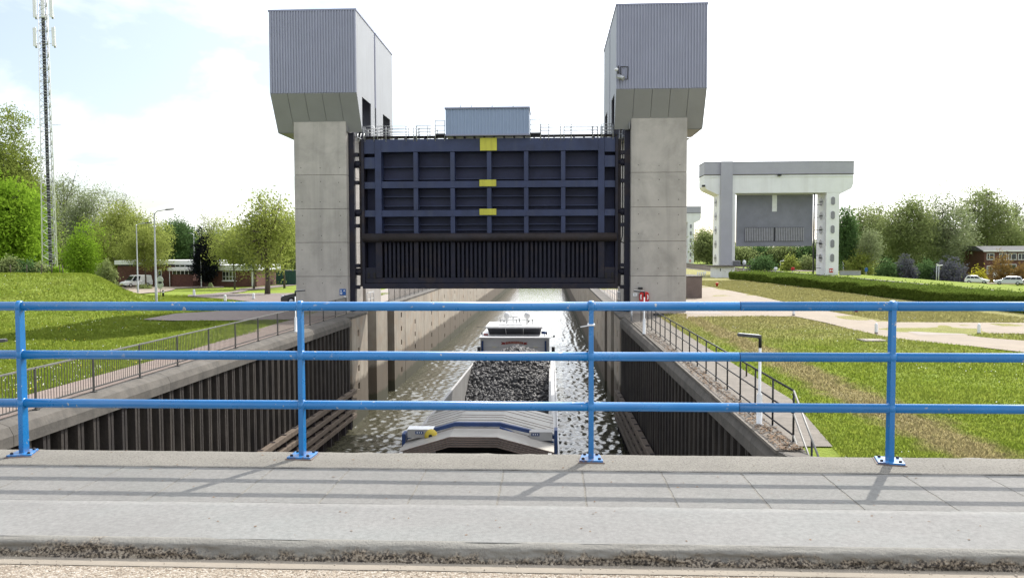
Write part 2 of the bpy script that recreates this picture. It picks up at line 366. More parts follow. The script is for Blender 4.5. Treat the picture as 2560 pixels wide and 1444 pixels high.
# dry track across the right lawn, from where it crosses two photo points on the ground
TA, TB = PZ(1960, 905), PZ(2420, 1125)
td = (TB-TA)/np.linalg.norm(TB-TA); tn = (-td[1], td[0], 0)
def grass_col(b, tips=False):
    f = b.noise(.35, 6, .65); g = b.noise(2.4, 6, .7)
    col = b.ramp(f, [(.3, (.13,.195,.02)), (.5, (.175,.235,.038)), (.72, (.225,.265,.055))])
    col = b.mix(.55, col, b.ramp(g, [(.25, (.105,.165,.017)), (.75, (.27,.30,.05))]))
    # dry track
    d = b.n('ShaderNodeVectorMath', operation='DOT_PRODUCT'); b.l(b.pos, d.inputs[0]); d.inputs[1].default_value = tn
    dd = b.math('ABSOLUTE', b.math('SUBTRACT', d.outputs['Value'], float(np.dot(TA, tn))))
    dd = b.math('ADD', dd, b.math('MULTIPLY', b.math('SUBTRACT', b.noise(.9, 6, .7), .5), 2.0))
    sp = b.n('ShaderNodeSeparateXYZ'); b.l(b.pos, sp.inputs[0])
    right = b.ramp(b.math('MULTIPLY', sp.outputs['X'], .1), [(.3, 0.0), (.5, 1.0)])
    trk = b.math('MULTIPLY', b.ramp(b.math('MULTIPLY', dd, .25), [(.1, 1.0), (.24, 0.0)]), right)
    # worn lawn beside the tower, browner with distance from the bridge
    far = b.ramp(b.math('ADD', b.math('MULTIPLY', sp.outputs['Y'], .02), b.math('MULTIPLY', b.math('SUBTRACT', b.noise(.25, 5, .7), .5), .5)), [(.58, 0.0), (.86, 1.0)])
    near = b.ramp(b.math('MULTIPLY', sp.outputs['X'], .02), [(.60, 1.0), (.70, 0.0)])
    worn = b.math('MULTIPLY', b.math('MULTIPLY', b.math('MULTIPLY', far, right), near), .62)
    dry = b.ramp(b.noise(3.5, 6, .75), [(.3, (.19,.145,.075)), (.55, (.31,.25,.14)), (.75, (.27,.27,.085))])
    col = b.mix(b.math('MAXIMUM', b.math('MULTIPLY', trk, .85), worn), col, dry)
    return col
def mat_grass():
    b = NB('grass'); col = grass_col(b)
    dk = b.ramp(b.noise(.8, 7, .75), [(.3, .85), (.7, 1.25)])
    b.pbsdf(b.mix(1.0, col, dk, 'MULTIPLY'), .95, 0, b.noise(9, 6, .7), 1.0, .10, .1)
    b = NB('grass_blade'); col = b.mix(1.0, grass_col(b), (1.34, 1.36, 1.35), 'MULTIPLY')
    df = b.n('ShaderNodeBsdfDiffuse'); tr = b.n('ShaderNodeBsdfTranslucent'); ms = b.n('ShaderNodeMixShader'); ms.inputs[0].default_value = .35
    up = b.n('ShaderNodeCombineXYZ'); up.inputs[2].default_value = 1.0; b.l(up.outputs[0], df.inputs['Normal'])
    b.l(col, df.inputs[0]); b.l(col, tr.inputs[0]); b.l(df.outputs[0], ms.inputs[1]); b.l(tr.outputs[0], ms.inputs[2]); b.l(ms.outputs[0], b.out.inputs[0])
mat_grass()
def mat_leaf(name, a, c, trans=.5):
    b = NB(name); oi = b.n('ShaderNodeObjectInfo')
    col = b.ramp(b.noise(.55, 5, .6), [(.3, a), (.7, c)])
    col = b.mix(.6, col, b.ramp(b.noise(3.5, 4, .7), [(.3, tuple(x*.65 for x in a)), (.7, tuple(x*1.25 for x in c))]))
    df = b.n('ShaderNodeBsdfDiffuse'); tr = b.n('ShaderNodeBsdfTranslucent'); ms = b.n('ShaderNodeMixShader'); ms.inputs[0].default_value = trans
    b.l(col, df.inputs[0]); b.l(col, tr.inputs[0]); b.l(df.outputs[0], ms.inputs[1]); b.l(tr.outputs[0], ms.inputs[2]); b.l(ms.outputs[0], b.out.inputs[0])
mat_leaf('leaf_bright', (.15,.27,.024), (.26,.39,.04))
mat_leaf('leaf_yellow', (.215,.265,.062), (.33,.37,.095))
mat_leaf('leaf_mid', (.18,.225,.085), (.275,.32,.13))  # colour greyed and lightened to stand in for haze over distant trees
mat_leaf('leaf_grey', (.19,.23,.115), (.28,.32,.17))
mat_leaf('leaf_dark', (.065,.125,.048), (.12,.195,.07))
mat_leaf('leaf_olive', (.155,.20,.045), (.24,.285,.065))
mat_leaf('leaf_conifer', (0.008,0.010,0.014), (0.016,0.018,0.020), .15)
mat_leaf('leaf_orange', (0.200,0.130,0.040), (0.280,0.190,0.070))
mat_leaf('leaf_gold', (0.350,0.340,0.030), (0.500,0.460,0.060))
mat_leaf('leaf_lilac', (.10,.11,.115), (.15,.15,.18), .3)
mat_leaf('leaf_hedge', (.095,.15,.025), (.17,.225,.045), .35)
# ------------------------------------------------------------------ layout constants (metres)
WL, WR = -11.95, 4.1            # lock wall faces
WZ = -6.75                      # water level
YC = 47.2                       # where sheet piling meets the concrete chamber
YT = float(PZ(1715.6, 780.6)[1])  # front face of the gate towers
GY = YT + 1.3                   # front of the lift gate
C2L, C2R = 31.0, 42.5           # second lock channel
FARY = 300.0
def sstep(a, b, x): t = np.clip((np.asarray(x, float)-a)/(b-a), 0, 1); return t*t*(3-2*t)
def mound(x, y):
    # grassy mound on the left, its crest about two metres high
    u = x/np.maximum(y, 1.0); fx = sstep(-.512, -.605, u); fy = sstep(43.0, 61.0, y)*(1-sstep(67, 80, y)); return 2.15*fx*fy
def hgt(x, y):
    x = np.asarray(x, float); y = np.asarray(y, float)
    h = mound(x, y)
    h = h - 2.2*sstep(48, 72, x)*sstep(60, 110, y) - 1.9*sstep(-18, -30, x)*sstep(62, 125, y)
    return h
def PG(px, py):
    # where the line of sight through a pixel meets the ground
    d = ray(px, py); t = 1e-4; q = None
    ts = np.geomspace(8, 700, 4000)/d[1]
    P3 = np.array([0, 0, CAMZ])[None]+d[None]*ts[:, None]; k = np.argmax(P3[:, 2] < hgt(P3[:, 0], P3[:, 1])+.0)
    x, y = float(P3[k, 0]), float(P3[k, 1]); return np.array([x, y, float(hgt(x, y))])
# ---- ground: one sheet with the two lock channels left open
def axis(segs):
    out = []
    for a, b, n in segs: out += list(np.linspace(a, b, n, endpoint=False))
    out.append(segs[-1][1]); return np.array(out)
gx = axis([(-1500,-200,6),(-200,-60,20),(-60,-12.9,60),(-12.9,4.95,1),(4.95,C2L-.6,40),(C2L-.6,C2R+.6,1),(C2R+.6,100,50),(100,220,15),(220,1500,6)])
gy = axis([(6.1,120,120),(120,FARY,40),(FARY,600,12),(600,2500,6)])
X, Y = np.meshgrid(gx, gy, indexing='ij')
Z = hgt(X, Y) + (fnoise(X*.4, Y*.4, 3, 3)-.45)*.12*np.where((X > -12.8) & (X < 6.2) | (X > -16) & (X < -12) | (Y > 200), 0, 1)
Z = Z - .012
nx, ny = X.shape
V = np.stack([X, Y, Z], -1).reshape(-1, 3); F = []
for i in range(nx-1):
    mxx = (gx[i]+gx[i+1])/2
    chan1 = -12.9 < mxx < 4.95; chan2 = C2L-.6 < mxx < C2R+.6
    for j in range(ny-1):
        my = (gy[j]+gy[j+1])/2
        if (chan1 or chan2) and my < FARY: continue
        a = i*ny+j; F.append((a, a+ny, a+ny+1, a+1))
struct(npmesh('ground', V, F, 'grass', smooth=True))
# ---- water
m = MB(); n = 2
def waves(x, y):
    r_ = np.random.default_rng(5); h = np.zeros_like(x); amp = .45+1.1*np.clip(fnoise(x*.16+9, y*.10, 3, 15), 0, 1)*(.8+.5*sstep(-4, 3, x))
    for k in range(46):
        lam = .30*(4.2**r_.random()); a = r_.uniform(0, 2*math.pi); q = 2*math.pi/lam
        h += .0078*lam*np.sin(q*(x*math.cos(a)+y*math.sin(a))+r_.uniform(0, 6.28)+1.2*np.sin(.5*x+.3*y+k))
    return h*amp*(1-sstep(80, 150, y)*.85)
wx = np.concatenate([np.linspace(WL-1.2, -6.28, 76), np.linspace(.28, WR+1.2, 58)]); wy = np.concatenate([[-2, 8, 20], np.arange(24, 62, .09), np.arange(62, 90, .2), np.arange(90, 150, .6), np.linspace(150, FARY+.5, 20)])
Xw, Yw = np.meshgrid(wx, wy, indexing='ij'); Zw = WZ+waves(Xw, Yw); n_, m_ = Xw.shape; idx = np.arange(n_*m_).reshape(n_, m_)
F = np.stack([idx[:-1, :-1], idx[1:, :-1], idx[1:, 1:], idx[:-1, 1:]], -1)
mid = (wy[:-1]+wy[1:])/2; keep = np.ones(F.shape[:2], bool); keep[75, (mid > 27.2) & (mid < 75.5)] = False        # open where the barge floats
o = npmesh('water', np.stack([Xw, Yw, Zw], -1).reshape(-1, 3), F[keep], 'water', smooth=True); struct(o)
V = [(C2L-1, 2, WZ), (C2R+1, 2, WZ), (C2R+1, FARY+.5, WZ), (C2L-1, FARY+.5, WZ)]
struct(MB().add(V, [(0,1,2,3)]).build('canal_water', 'water'))
# ---- paths and paved areas, thin sheets lying on the ground
def sheet(name, pts, mat, z=.004, sub=0):
    o = struct(MB().add([(p[0], p[1], 0) for p in pts], [tuple(range(len(pts)))]).build(name, mat))
    import bmesh
    bm = bmesh.new(); bm.from_mesh(o.data)
    if sub:
        bmesh.ops.triangulate(bm, faces=bm.faces)
        for _ in range(sub): bmesh.ops.subdivide_edges(bm, edges=bm.edges, cuts=1, use_grid_fill=True)
    for v in bm.verts: v.co.z = z+(float(hgt(v.co.x, v.co.y)) if sub else 0)
    bm.to_mesh(o.data); bm.free(); return o
def pz(L): return [PZ(*p) for p in L]
def pg(L): return [PG(*p) for p in L]
RPATH = pz([(1716,800),(1722,792),(1985,790),(2060,805),(2130,823),(2215,842),(2330,856),(2440,866),(2560,880),(2760,905),(2760,850),(2560,851),(2480,845),(2415,838),(2470,833),(2560,834),(2760,838),(2760,808),(2560,806.5),(2235,805),(2170,795),(2080,779),(1985,760),(1900,741),(1820,725),(1770,716),(1735,711),(1716,709)])
sheet('lock_path', RPATH, 'path_concrete')
sheet('tower_apron', [(4.9,YT-1.3,0),(10.8,YT-1.3,0),(10.8,YT+30,0),(4.9,YT+30,0)], 'pad_concrete', .008)
sheet('tower_forecourt', [(-12.9,YC+.6,0),(-12.9,140,0),(-17.2,140,0),(-17.2,YT-1.3,0),(-15.2,YC+.6,0)], 'pad_concrete', .018)
sheet('concrete_pad', pz([(2245,823),(2340,822),(2420,836),(2300,837)]), 'pad_concrete', .009)
LPLAZA = pg([(355,800),(440,785),(560,778),(600,770),(640,757),(560,748),(470,742),(470,738),(560,735),(650,733),(760,733),(760,790),(730,800),(560,803),(430,803)])
sheet('lock_plaza', LPLAZA, 'asphalt', .05, 4)
LPATH2 = pg([(470,741),(530,735),(600,722),(740,709),(740,713),(620,726),(560,738),(520,744)])
sheet('curved_path', LPATH2, 'asphalt', .07, 4)
LYARD = pg([(305,722),(440,722),(560,719),(560,715),(430,717),(305,716)])
sheet('office_yard', LYARD, 'path_concrete', .09, 4)
# brick towpath along the left wall
sheet('towpath', [(-12.9,8,0),(-12.9,YC+.6,0),(-14.9,YC+.6,0),(-14.9,YT-9,0),(-14.35,30,0),(-14.35,8,0)], 'brick_path', .014)
sheet('quay_path', [(4.9,15.95,0),(4.9,YT-1.2,0),(6.5,YT-1.2,0),(6.3,38,0),(6.3,21,0),(5.6,15.95,0)], 'quay_paving', .014)
EP = [(-15.4,6,0)]
def wl(y): return WL - .42*np.clip((YC-y)/30, 0, 1.4)
def wr(y): return WR + .30*np.clip((YC-y)/30, 0, 1.4)
# ------------------------------------------------------------------ lock chamber walls
def recess_panel(xf, out, y0, y1, z0, z1, slots, sw=.45, sh=.41, dep=.22, thick=.9):
    """slab whose face at xf looks towards sign 'out' (+1 = +X), with rectangular pockets"""
    ys = sorted({y0, y1} | {round(c[0]+s*sw/2, 4) for c in slots for s in (-1, 1)})
    zs = sorted({z0, z1} | {round(c[1]+s*sh/2, 4) for c in slots for s in (-1, 1)})
    m = MB()
    for a, b in zip(ys, ys[1:]):
        for c, d in zip(zs, zs[1:]):
            hole = any(abs((a+b)/2-q[0]) < sw/2 and abs((c+d)/2-q[1]) < sh/2 for q in slots)
            if not hole: m.add([(xf,a,c),(xf,b,c),(xf,b,d),(xf,a,d)], [(0,1,2,3)])
            else:
                xi = xf-out*dep
                m.add([(xi,a,c),(xi,b,c),(xi,b,d),(xi,a,d),(xf,a,c),(xf,b,c),(xf,b,d),(xf,a,d)], [(0,1,2,3),(0,1,5,4),(1,2,6,5),(2,3,7,6),(3,0,4,7)])
    xb = xf-out*thick
    m.add([(xf,y0,z0),(xf,y1,z0),(xf,y1,z1),(xf,y0,z1),(xb,y0,z0),(xb,y1,z0),(xb,y1,z1),(xb,y0,z1)], [(4,5,6,7),(0,1,5,4),(1,2,6,5),(2,3,7,6),(3,0,4,7)])
    return m
SL1, SL2 = (51.45, 53.95), (57.75, 60.25)      # gate slots along the chamber
def chamber(xf, out, label):
    t = thing('chamber_wall', label, 'lock wall', (xf, YC, WZ))
    zb = WZ-.4
    zc = [-1.15-1.1*i for i in range(5)]
    segs = [(YC, SL1[0], [48.9]), (SL1[1], SL2[0], []), (SL2[1], 64.85, [63.2])]
    y = 64.85
    while y < FARY-5: segs.append((y, min(y+9.8, FARY), [y+4.8])); y += 9.8
    for a, b, cols in segs:
        sl = [(c, z) for c in cols for z in zc] if a < 150 else []
        recess_panel(xf, out, a+.06, b-.06, zb, -.14, sl).build('wall_panel', 'chamber_concrete', t)
        # rounded nosing along the top edge
        MB().box(xf-out*.9, xf+out*.03, a+.03, b-.03, -.138, .02).build('coping', 'cap_concrete', t, bevel=.03)
    for a, b in (SL1, SL2):
        MB().box(xf-out*.92, xf-out*1.15, a-.2, b+.2, zb, -.02).build('slot_back', 'gate_lower', t)
        MB().box(xf-out*.5, xf-out*.9, a+.05, a+.35, zb, -.02).build('slot_guide', 'rust_steel', t)
    MB().box(xf-out*.7, xf-out*.95, SL2[1], FARY, zb, -.16).build('joint_backing', 'barge_dark', t)
    return t
chamber(WL, 1, 'sunlit concrete left wall of the lock chamber with rows of mooring pockets')
chamber(WR, -1, 'shaded concrete right wall of the lock chamber beside the red lifebuoy box')
# second lock, mostly hidden behind the hedge
for xf, out, lb in ((C2L, 1, 'near concrete quay wall of the second lock behind the hedge'), (C2R, -1, 'far concrete quay wall of the second lock beyond the white gate')):
    t = thing('quay_wall', lb, 'quay wall', (xf, 20, WZ))
    MB().box(xf, xf-out*.7, 6.2, FARY, WZ-.4, -.1).build('wall_face', 'wall_concrete', t)
    MB().box(xf+out*.05, xf-out*.72, 6.2, FARY, -.098, .03).build('coping', 'cap_concrete', t)

# ------------------------------------------------------------------ sheet piling with concrete cap and timber fenders
PP = .70
def pile_mesh(out):
    # one double-flange pan: outer flat with an interlock groove, web, inner flat; local y 0..PP, x=0 is the outer face
    w = [(0.0, -.50), (.19, -.50), (.215, 0.0), (.325, 0.0), (.332, -.06), (.368, -.06), (.375, 0.0), (.485, 0.0), (.51, -.50), (PP, -.50)]
    m = MB(); z0, z1 = WZ-.3, -.5
    vs = [(out*d, y, z0) for y, d in w]+[(out*d, y, z1) for y, d in w]; k = len(w)
    m.add(vs, [(i, i+1, k+i+1, k+i) for i in range(k-1)])
    return m
def sheet_wall(out, xf, label, ystart):
    x0 = float(xf(30.0)); t = thing('sheet_pile_wall', label, 'sheet piling', (x0, 30, WZ))
    me = pile_mesh(out).build('sheet_pile', 'pile_steel', None); me.parent = t; base = me
    y = YC-PP; first = True
    while y > ystart:
        o = base if first else base.copy()
        if not first: C.objects.link(o); o.parent = t
        first = False
        o.location = (float(xf(y+PP/2))-x0-out*.06, y-30, -WZ+random.uniform(-.004, .004)); y -= PP
    # cap beam, cast in lengths
    pr = lambda x: [(x, -.56), (x, -.30), (x-out*.10, -.10), (x-out*.36, 0.0), (-12.92 if out > 0 else 4.97, 0.0), (-12.92 if out > 0 else 4.97, -.56)]
    y = YC-.01; L = 7.4
    while y > 15.7:
        a = max(y-L+.015, 15.6); p0 = pr(float(xf(a))); p1 = pr(float(xf(y)))
        m = MB(); n = len(p0); K = 10
        for k in range(K+1):
            f = k/K; yy = a+(y-a)*f
            for q in range(n):
                xx = p0[q][0]*(1-f)+p1[q][0]*f; zz = p0[q][1]*(1-f)+p1[q][1]*f
                if 0 < q < 4: zz += random.uniform(-.0008, .0008)
                m.v.append((xx, yy, zz))
        for k in range(K):
            for q in range(n): m.f.append((k*n+q, k*n+(q+1) % n, (k+1)*n+(q+1) % n, (k+1)*n+q)); m.sm.append(False)
        m.f.append(tuple(range(n))); m.f.append(tuple(K*n+q for q in range(n))); m.sm += [False, False]
        m.build('cap_beam', 'cap_concrete', t); y = a-.015
    if out < 0:      # the right cap curls away at its near end
        pts = [(wr(15.6)+.02, 15.6), (wr(15.6)+.10, 15.2), (wr(15.6)+.30, 14.9), (4.97, 14.8), (4.97, 15.6)]
        MB().prism([(p[0], p[1]) for p in pts], -.56, -.012, 'z').build('cap_beam', 'cap_concrete', t)
    # timber fender walings and their brackets
    for zf in (-4.45, -4.98, -5.48, -5.92):
        y = YC-.05
        while y > ystart+3:
            a = max(y-5.8, ystart)
            xa, xb = float(xf(a)), float(xf(y)); w = .30
            m = MB(); m.hexa([(xa+out*.02,a,zf-.12),(xa+out*w,a,zf-.12),(xb+out*w,y-.03,zf-.12),(xb+out*.02,y-.03,zf-.12),(xa+out*.02,a,zf+.12),(xa+out*w,a,zf+.12),(xb+out*w,y-.03,zf+.12),(xb+out*.02,y-.03,zf+.12)])
            m.build('fender_beam', 'timber', t, bevel=.02); y = a
    y = YC-1.0
    while y > ystart+3:
        x = float(xf(y)); MB().box(x, x+out*.22, y-.06, y+.06, -6.6, -4.3).build('fender_bracket', 'rust_steel', t); y -= 1.4
    return t
sheet_wall(1, wl, 'rusty brown sheet pile wall under the concrete cap beside the bar fence', 13.0)
sheet_wall(-1, wr, 'dark shaded sheet pile wall under the concrete cap beside the pipe railing', 10.0)

# ------------------------------------------------------------------ quay fences and railings
def bar_fence(x, y0, y1, npan, label, zb=.02, h=1.05, top='fence_top', cut=None):
    t = thing('bar_fence', label, 'fence', (x, y0, 0))
    L = (y1-y0)/npan
    for i in range(npan+1):
        yy = y0+i*L; m = MB(); m.box(x-.025, x+.025, yy-.02, yy+.02, zb-.06, zb+h); m.box(x-.07, x+.07, yy-.05, yy+.05, zb-.06, zb+.012)
        m.build('post', 'fence_steel', t)
    for i in range(npan):
        a, b = y0+i*L+.02, y0+(i+1)*L-.02
        MB().box(x-.022, x+.022, a, b, zb+h-.04, zb+h).build('top_rail', top, t)
        MB().box(x-.018, x+.018, a, b, zb+.10, zb+.135).build('bottom_rail', 'fence_steel', t)
        k = max(2, int((b-a)/.115)); m = MB()
        for j in range(1, k): m.box(x-.006, x+.006, a+(b-a)*j/k-.006, a+(b-a)*j/k+.006, zb+.135, zb+h-.04)
        m.build('infill_bars', 'fence_steel', t, fix=False)
    return t
bar_fence(-12.78, 11.5, 49.2, 15, 'dark steel bar fence along the brick towpath on the left quay')
bar_fence(WL-.55, 61.0, 121.0, 26, 'steel bar fence on the left chamber wall beyond the gate', zb=.02)
def pipe_rail(x, ys, label, zb=0.0, h=1.05, mat='black_metal', r=.022):
    t = thing('pipe_railing', label, 'railing', (x, ys[0], 0))
    for yy in ys:
        m = MB(); m.tube([(x, yy, zb-.01), (x, yy, zb+h)], r, 8); m.box(x-.08, x+.08, yy-.06, yy+.06, zb-.01, zb+.02); m.build('post', mat, t)
    for k, hh in enumerate((h, h*.56, .14)):
        MB().tube([(x, ys[0], zb+hh), (x, ys[-1], zb+hh)], r*(1.05 if k == 0 else .85), 8).build('rail', mat, t)
    return t
ys = [16.35+1.52*i for i in range(19)]
pr = pipe_rail(4.95, ys, 'black pipe railing with three rails along the right quay path')
for hh in (1.05, .59):       # the rails bend down beside the steps
    MB().tube([(4.95, 16.35, hh), (4.95, 14.2, hh-1.35)], .022, 8).build('sloping_rail', 'fence_top', pr)
MB().tube([(4.95, 15.2, -.75), (4.95, 15.2, .33)], .022, 8).build('post', 'black_metal', pr)
MB().tube([(4.95, 16.35, .14), (4.95, 14.2, -1.2)], .022, 8).build('sloping_rail', 'fence_top', pr)
pr2 = pipe_rail(5.0, [60.5+1.9*i for i in range(32)], 'pipe railing on the right chamber wall beyond the gate', mat='galvanised')
pr3 = pipe_rail(4.75, [SL1[1]+.5, SL1[1]+1.6, SL1[1]+2.7], 'short galvanised railing between the gate slots on the right wall', mat='galvanised')
pr4 = pipe_rail(-12.7, [SL1[1]+.5, SL1[1]+1.6, SL1[1]+2.7], 'short galvanised railing between the gate slots on the left wall', mat='galvanised')
# steps at the end of the right quay path
st = thing('quay_steps', 'concrete steps leading down at the end of the pipe railing', 'steps', (5.7, 15, -.9))
for i in range(5):
    MB().box(5.02, 5.7, 15.95-.32*(i+1), 15.95-.32*i-.004, -1.2, -.17*(i)-.03).build('step', 'cap_concrete', st, bevel=.015)
# paving bricks laid in courses between cap and railing on the right quay
random.seed(3)
pv = struct(MB().box(4.40, 4.93, 15.65, YT-1.4, -.06, .002).build('paving_strip', 'quay_paving')); OFF[pv] = (0, 0, 0)
proto = MB().box(.006, .164, .006, .204, -.03, .018).build('brick', 'quay_paving', pv, bevel=.006); far = MB(); cnt = 0; y = 15.7
while y < YT-2:
    for k in range(3):
        x0 = max(4.40+.17*k, float(wr(y))+.36+.17*k) if wr(y)+.36+.17*k < 4.80 else 4.40+.17*k; a = y+.105*(k % 2)
        if x0 < wr(y)+.34: continue
        dz = random.uniform(-.004, .006)
        if cnt < 300:
            o = proto if cnt == 0 else proto.copy()
            if cnt: C.objects.link(o); o.parent = pv
            o.location = (x0, a, dz); o.rotation_euler = (random.uniform(-.012, .012), random.uniform(-.012, .012), random.uniform(-.02, .02)); cnt += 1
        else: far.box(x0+.006, x0+.164, a+.006, a+.204, -.03, .018+dz)
    y += .21
far.build('far_bricks', 'quay_paving', pv, kind='stuff', fix=False)
# leaf litter on it
def scatter_quads(n, fx, fy, zf, s0, s1, name, mat, label, cat, tilt=.5, parent=None):
    x = fx(n); y = fy(n); z = zf(x, y); s = rng.uniform(s0, s1, n); a = rng.uniform(0, 6.28, n)
    u = np.stack([np.cos(a), np.sin(a), rng.normal(0, tilt, n)*.5], 1)*s[:, None]; v = np.stack([-np.sin(a), np.cos(a), rng.normal(0, tilt, n)*.5], 1)*s[:, None]*.7
    c = np.stack([x, y, z], 1); V = np.stack([c-u, c-v, c+u, c+v], 1).reshape(-1, 3); F = np.arange(4*n).reshape(-1, 4)
    o = npmesh(name, V, F, mat, parent, 'stuff'); 
    if label: tag(o, label, cat)
    return o
scatter_quads(1500, lambda n: 4.45+.5*rng.beta(1.5, 1.5, n)*1.0, lambda n: 15.6+22*rng.power(.6, n), lambda x, y: .03+rng.uniform(0, .01, len(x)), .02, .045, 'leaf_litter', 'dead_leaf', 'dry brown leaf litter along the right quay cap', 'leaf litter')

# ------------------------------------------------------------------ gate towers
def tower(x0, x1, inner, label):
    """x0..x1 pillar, inner = +1 when the lock lies to the right of it"""
    t = thing('gate_tower', label, 'tower', ((x0+x1)/2, YT+5, 0))
    ztop = 12.6
    lifts = [0] + [float(PY((x0+x1)*0+1376, py, YT)[2]) for py in (690, 604, 519, 433)] + [ztop]
    for k, (a, b) in enumerate(zip(lifts, lifts[1:])):
        MB().box(x0, x1, YT, 55.0, a+(.008 if k else 0), b-.008).build('concrete_lift', 'tower_concrete', t, bevel=.02)
        MB().box(x0+.02, x1-.02, 56.0, 61.0, a+(.008 if k else 0), b-.008).build('concrete_lift', 'tower_concrete', t, bevel=.02)
    MB().box(x0+.04, x1-.04, YT+.03, 54.97, 0, ztop).build('pillar_core', 'barge_dark', t)
    m = MB()
    for a in lifts[1:5]:
        for k, dz in enumerate((-.45, .45)):
            for j in range(3):
                xx = x0+(x1-x0)*(.14+.36*j)+random.uniform(-.05, .05); m.lathe([(.028, -.004), (.028, .02)], (xx, YT, a+dz+random.uniform(-.04, .04)), 6, 'y')
    m.build('tie_holes', 'barge_dark', t, fix=False)
    # cabins
    cx0, cx1 = (x0-1.15, x1+.97) if inner > 0 else (x0-1.03, x1+1.02)
    zt, zc, zb = 18.95, 13.88, 11.62; yf = YT-1.0
    def cabin(ya, yb, front):
        # corrugated front sheet
        per = .17; k = int((cx1-cx0)/per); m = MB(); per = (cx1-cx0)/k
        prof = []
        for i in range(k):
            q = cx0+i*per; prof += [(q, 0), (q+per*.35, 0), (q+per*.5, -.065), (q+per*.85, -.065)]
        prof.append((cx1, 0)); n = len(prof)
        m.add([(p[0], ya+p[1], zc) for p in prof]+[(p[0], ya+p[1], zt) for p in prof], [(i, i+1, n+i+1, n+i) for i in range(n-1)])
        m.build('corrugated_front', 'cladding', t, fix=False)
        MB().box(cx0+.01, cx1-.01, yb-.05, yb, zb, zt).build('rear_sheet', 'cladding', t)
        ox = cx0 if inner > 0 else cx1-.06
        MB().box(ox, ox+.06, ya+.02, yb-.055, zc, zt).build('outer_side', 'cladding_side', t)
        m = MB().box(cx0-.04, cx1+.04, ya-.06, yb+.02, zt, zt+.10); m.build('roof_cap', 'cap_flashing', t)
        # inner side with the rope opening
        ix = cx1-.06 if inner > 0 else cx0
        oa, ob = (51.35, 53.9) if front else (57.75, 60.35)
        m = MB()
        zq = lambda yy: max(zb, zc-(yy-ya)*(zc-zb)/1.39) if front else zb
        m.box(ix, ix+.06, ya+.02, yb-.055, zc+.0, zt)
        m.prism([(ya+.02, zc), (oa, zc), (oa, zb), (ya+1.39 if front else ya+.02, zb)], ix, ix+.06, 'x')
        m.box(ix, ix+.06, ob, yb-.055, zb, zc)
        m.build('inner_side', 'cladding_side', t)
        dx = ix-.9 if inner > 0 else ix+.9
        MB().box(dx, dx+.06, oa-.3, ob+.3, zb, zc).build('rope_opening', 'soffit', t)
        # underside
        if front:
            n = 5; w = (cx1-cx0)/n
            for i in range(n):
                a, b = cx0+i*w+.012, cx0+(i+1)*w-.012
                m = MB(); m.hexa([(a,ya+.0,zc-.05),(b,ya+.0,zc-.05),(b,ya+1.39,zb),(a,ya+1.39,zb),(a,ya+.0,zc-.004),(b,ya+.0,zc-.004),(b,ya+1.44,zb+.05),(a,ya+1.44,zb+.05)])
                m.build('soffit_panel', 'soffit', t)
            oc = cx0 if inner > 0 else cx1-.05
            m = MB(); m.prism([(ya+.02, zc-.004), (yb-.055, zc-.004), (yb-.055, zb), (ya+1.40, zb)], oc, oc+.05, 'x'); m.build('outer_cheek', 'cladding_side', t)
        f0 = ya+1.44 if front else ya+.02
        for a, b in ((cx0+.02, x0-.01), (x1+.01, cx1-.07)):
            if (inner > 0 and a > x0) or (inner < 0 and a < x0): yy = (f0, 51.3) if front else (f0, 57.7)
            else: yy = (f0, yb-.06)
            if yy[1] > yy[0]: MB().box(a, b, yy[0], yy[1], zb-.03, zb).build('bottom_panel', 'soffit', t)
    cabin(yf, 55.1, True); cabin(55.5, 61.35, False)
    # steel guide for the gate against the inner face of the pillar
    gx0 = x1 if inner > 0 else x0-.36
    MB().box(gx0, gx0+.36, YT+.55, YT+.95, -.5, zb).build('gate_guide', 'gate_lower', t)
    gx1 = gx0+.36 if inner > 0 else gx0-.0
    for z in (1.6, 3.0, 5.6, 8.4, 10.2):
        a = (gx0+.36, gx0+.62) if inner > 0 else (gx0-.26, gx0)
        MB().box(a[0], a[1], YT+.6, YT+.9, z-.12, z+.12).build('guide_bracket', 'gate_lower', t)
    return t, (cx0, cx1, yf, zc, zt)
TL, cabL = tower(-16.5, -13.1, 1, 'concrete gate tower with corrugated grey cabin carrying the blue sign')
TR, cabR = tower(5.1, 8.6, -1, 'concrete gate tower with corrugated grey cabin beside the red lifebuoy box')
# low concrete block behind the right tower
b = thing('machine_block', 'brownish concrete block behind the right gate tower', 'block', (11.5, 66, 0))
q = PZ(1755, 745); MB().box(8.7, float(q[0]), float(q[1]), float(q[1])+5, -.02, 1.75).build('block_body', 'asphalt', b, bevel=.03)
MB().box(8.65, float(q[0])+.05, float(q[1])-.05, float(q[1])+5.05, 1.752, 1.83).build('block_cap', 'cap_concrete', b)
# service ladder and camera on the right cabin
ld = thing('service_bracket', 'small steel bracket frame on the corrugated right cabin', 'bracket', PY(1558, 198, YT-1.05))
m = MB()
p = [PY(*k, YT-1.12) for k in ((1552,167),(1570,167),(1569,198),(1553,198))]
for a, b_ in ((0,1),(1,2),(2,3),(3,0)): m.tube([p[a], p[b_]], .025, 6)
for k in range(4): m.tube([p[k], p[k]+np.array([0, .15, 0])], .02, 6)
m.build('frame', 'dark_metal', ld)
cc = thing('security_camera', 'grey security camera on the corner of the right corrugated cabin', 'camera', PY(1547, 190, YT-1.05))
a = PY(1544, 190, YT-1.3); b2 = PY(1559, 197, YT-1.5)
MB().tube([PY(1546,165,YT-1.2), PY(1546,193,YT-1.2)], .06, 8).build('mount_pole', 'dark_metal', cc)
MB().tube([a, b2], .14, 10).build('housing', 'galvanised', cc)
MB().tube([PY(1546,193,YT-1.2), PY(1546,193,YT-.95)], .05, 8).build('wall_arm', 'dark_metal', cc)
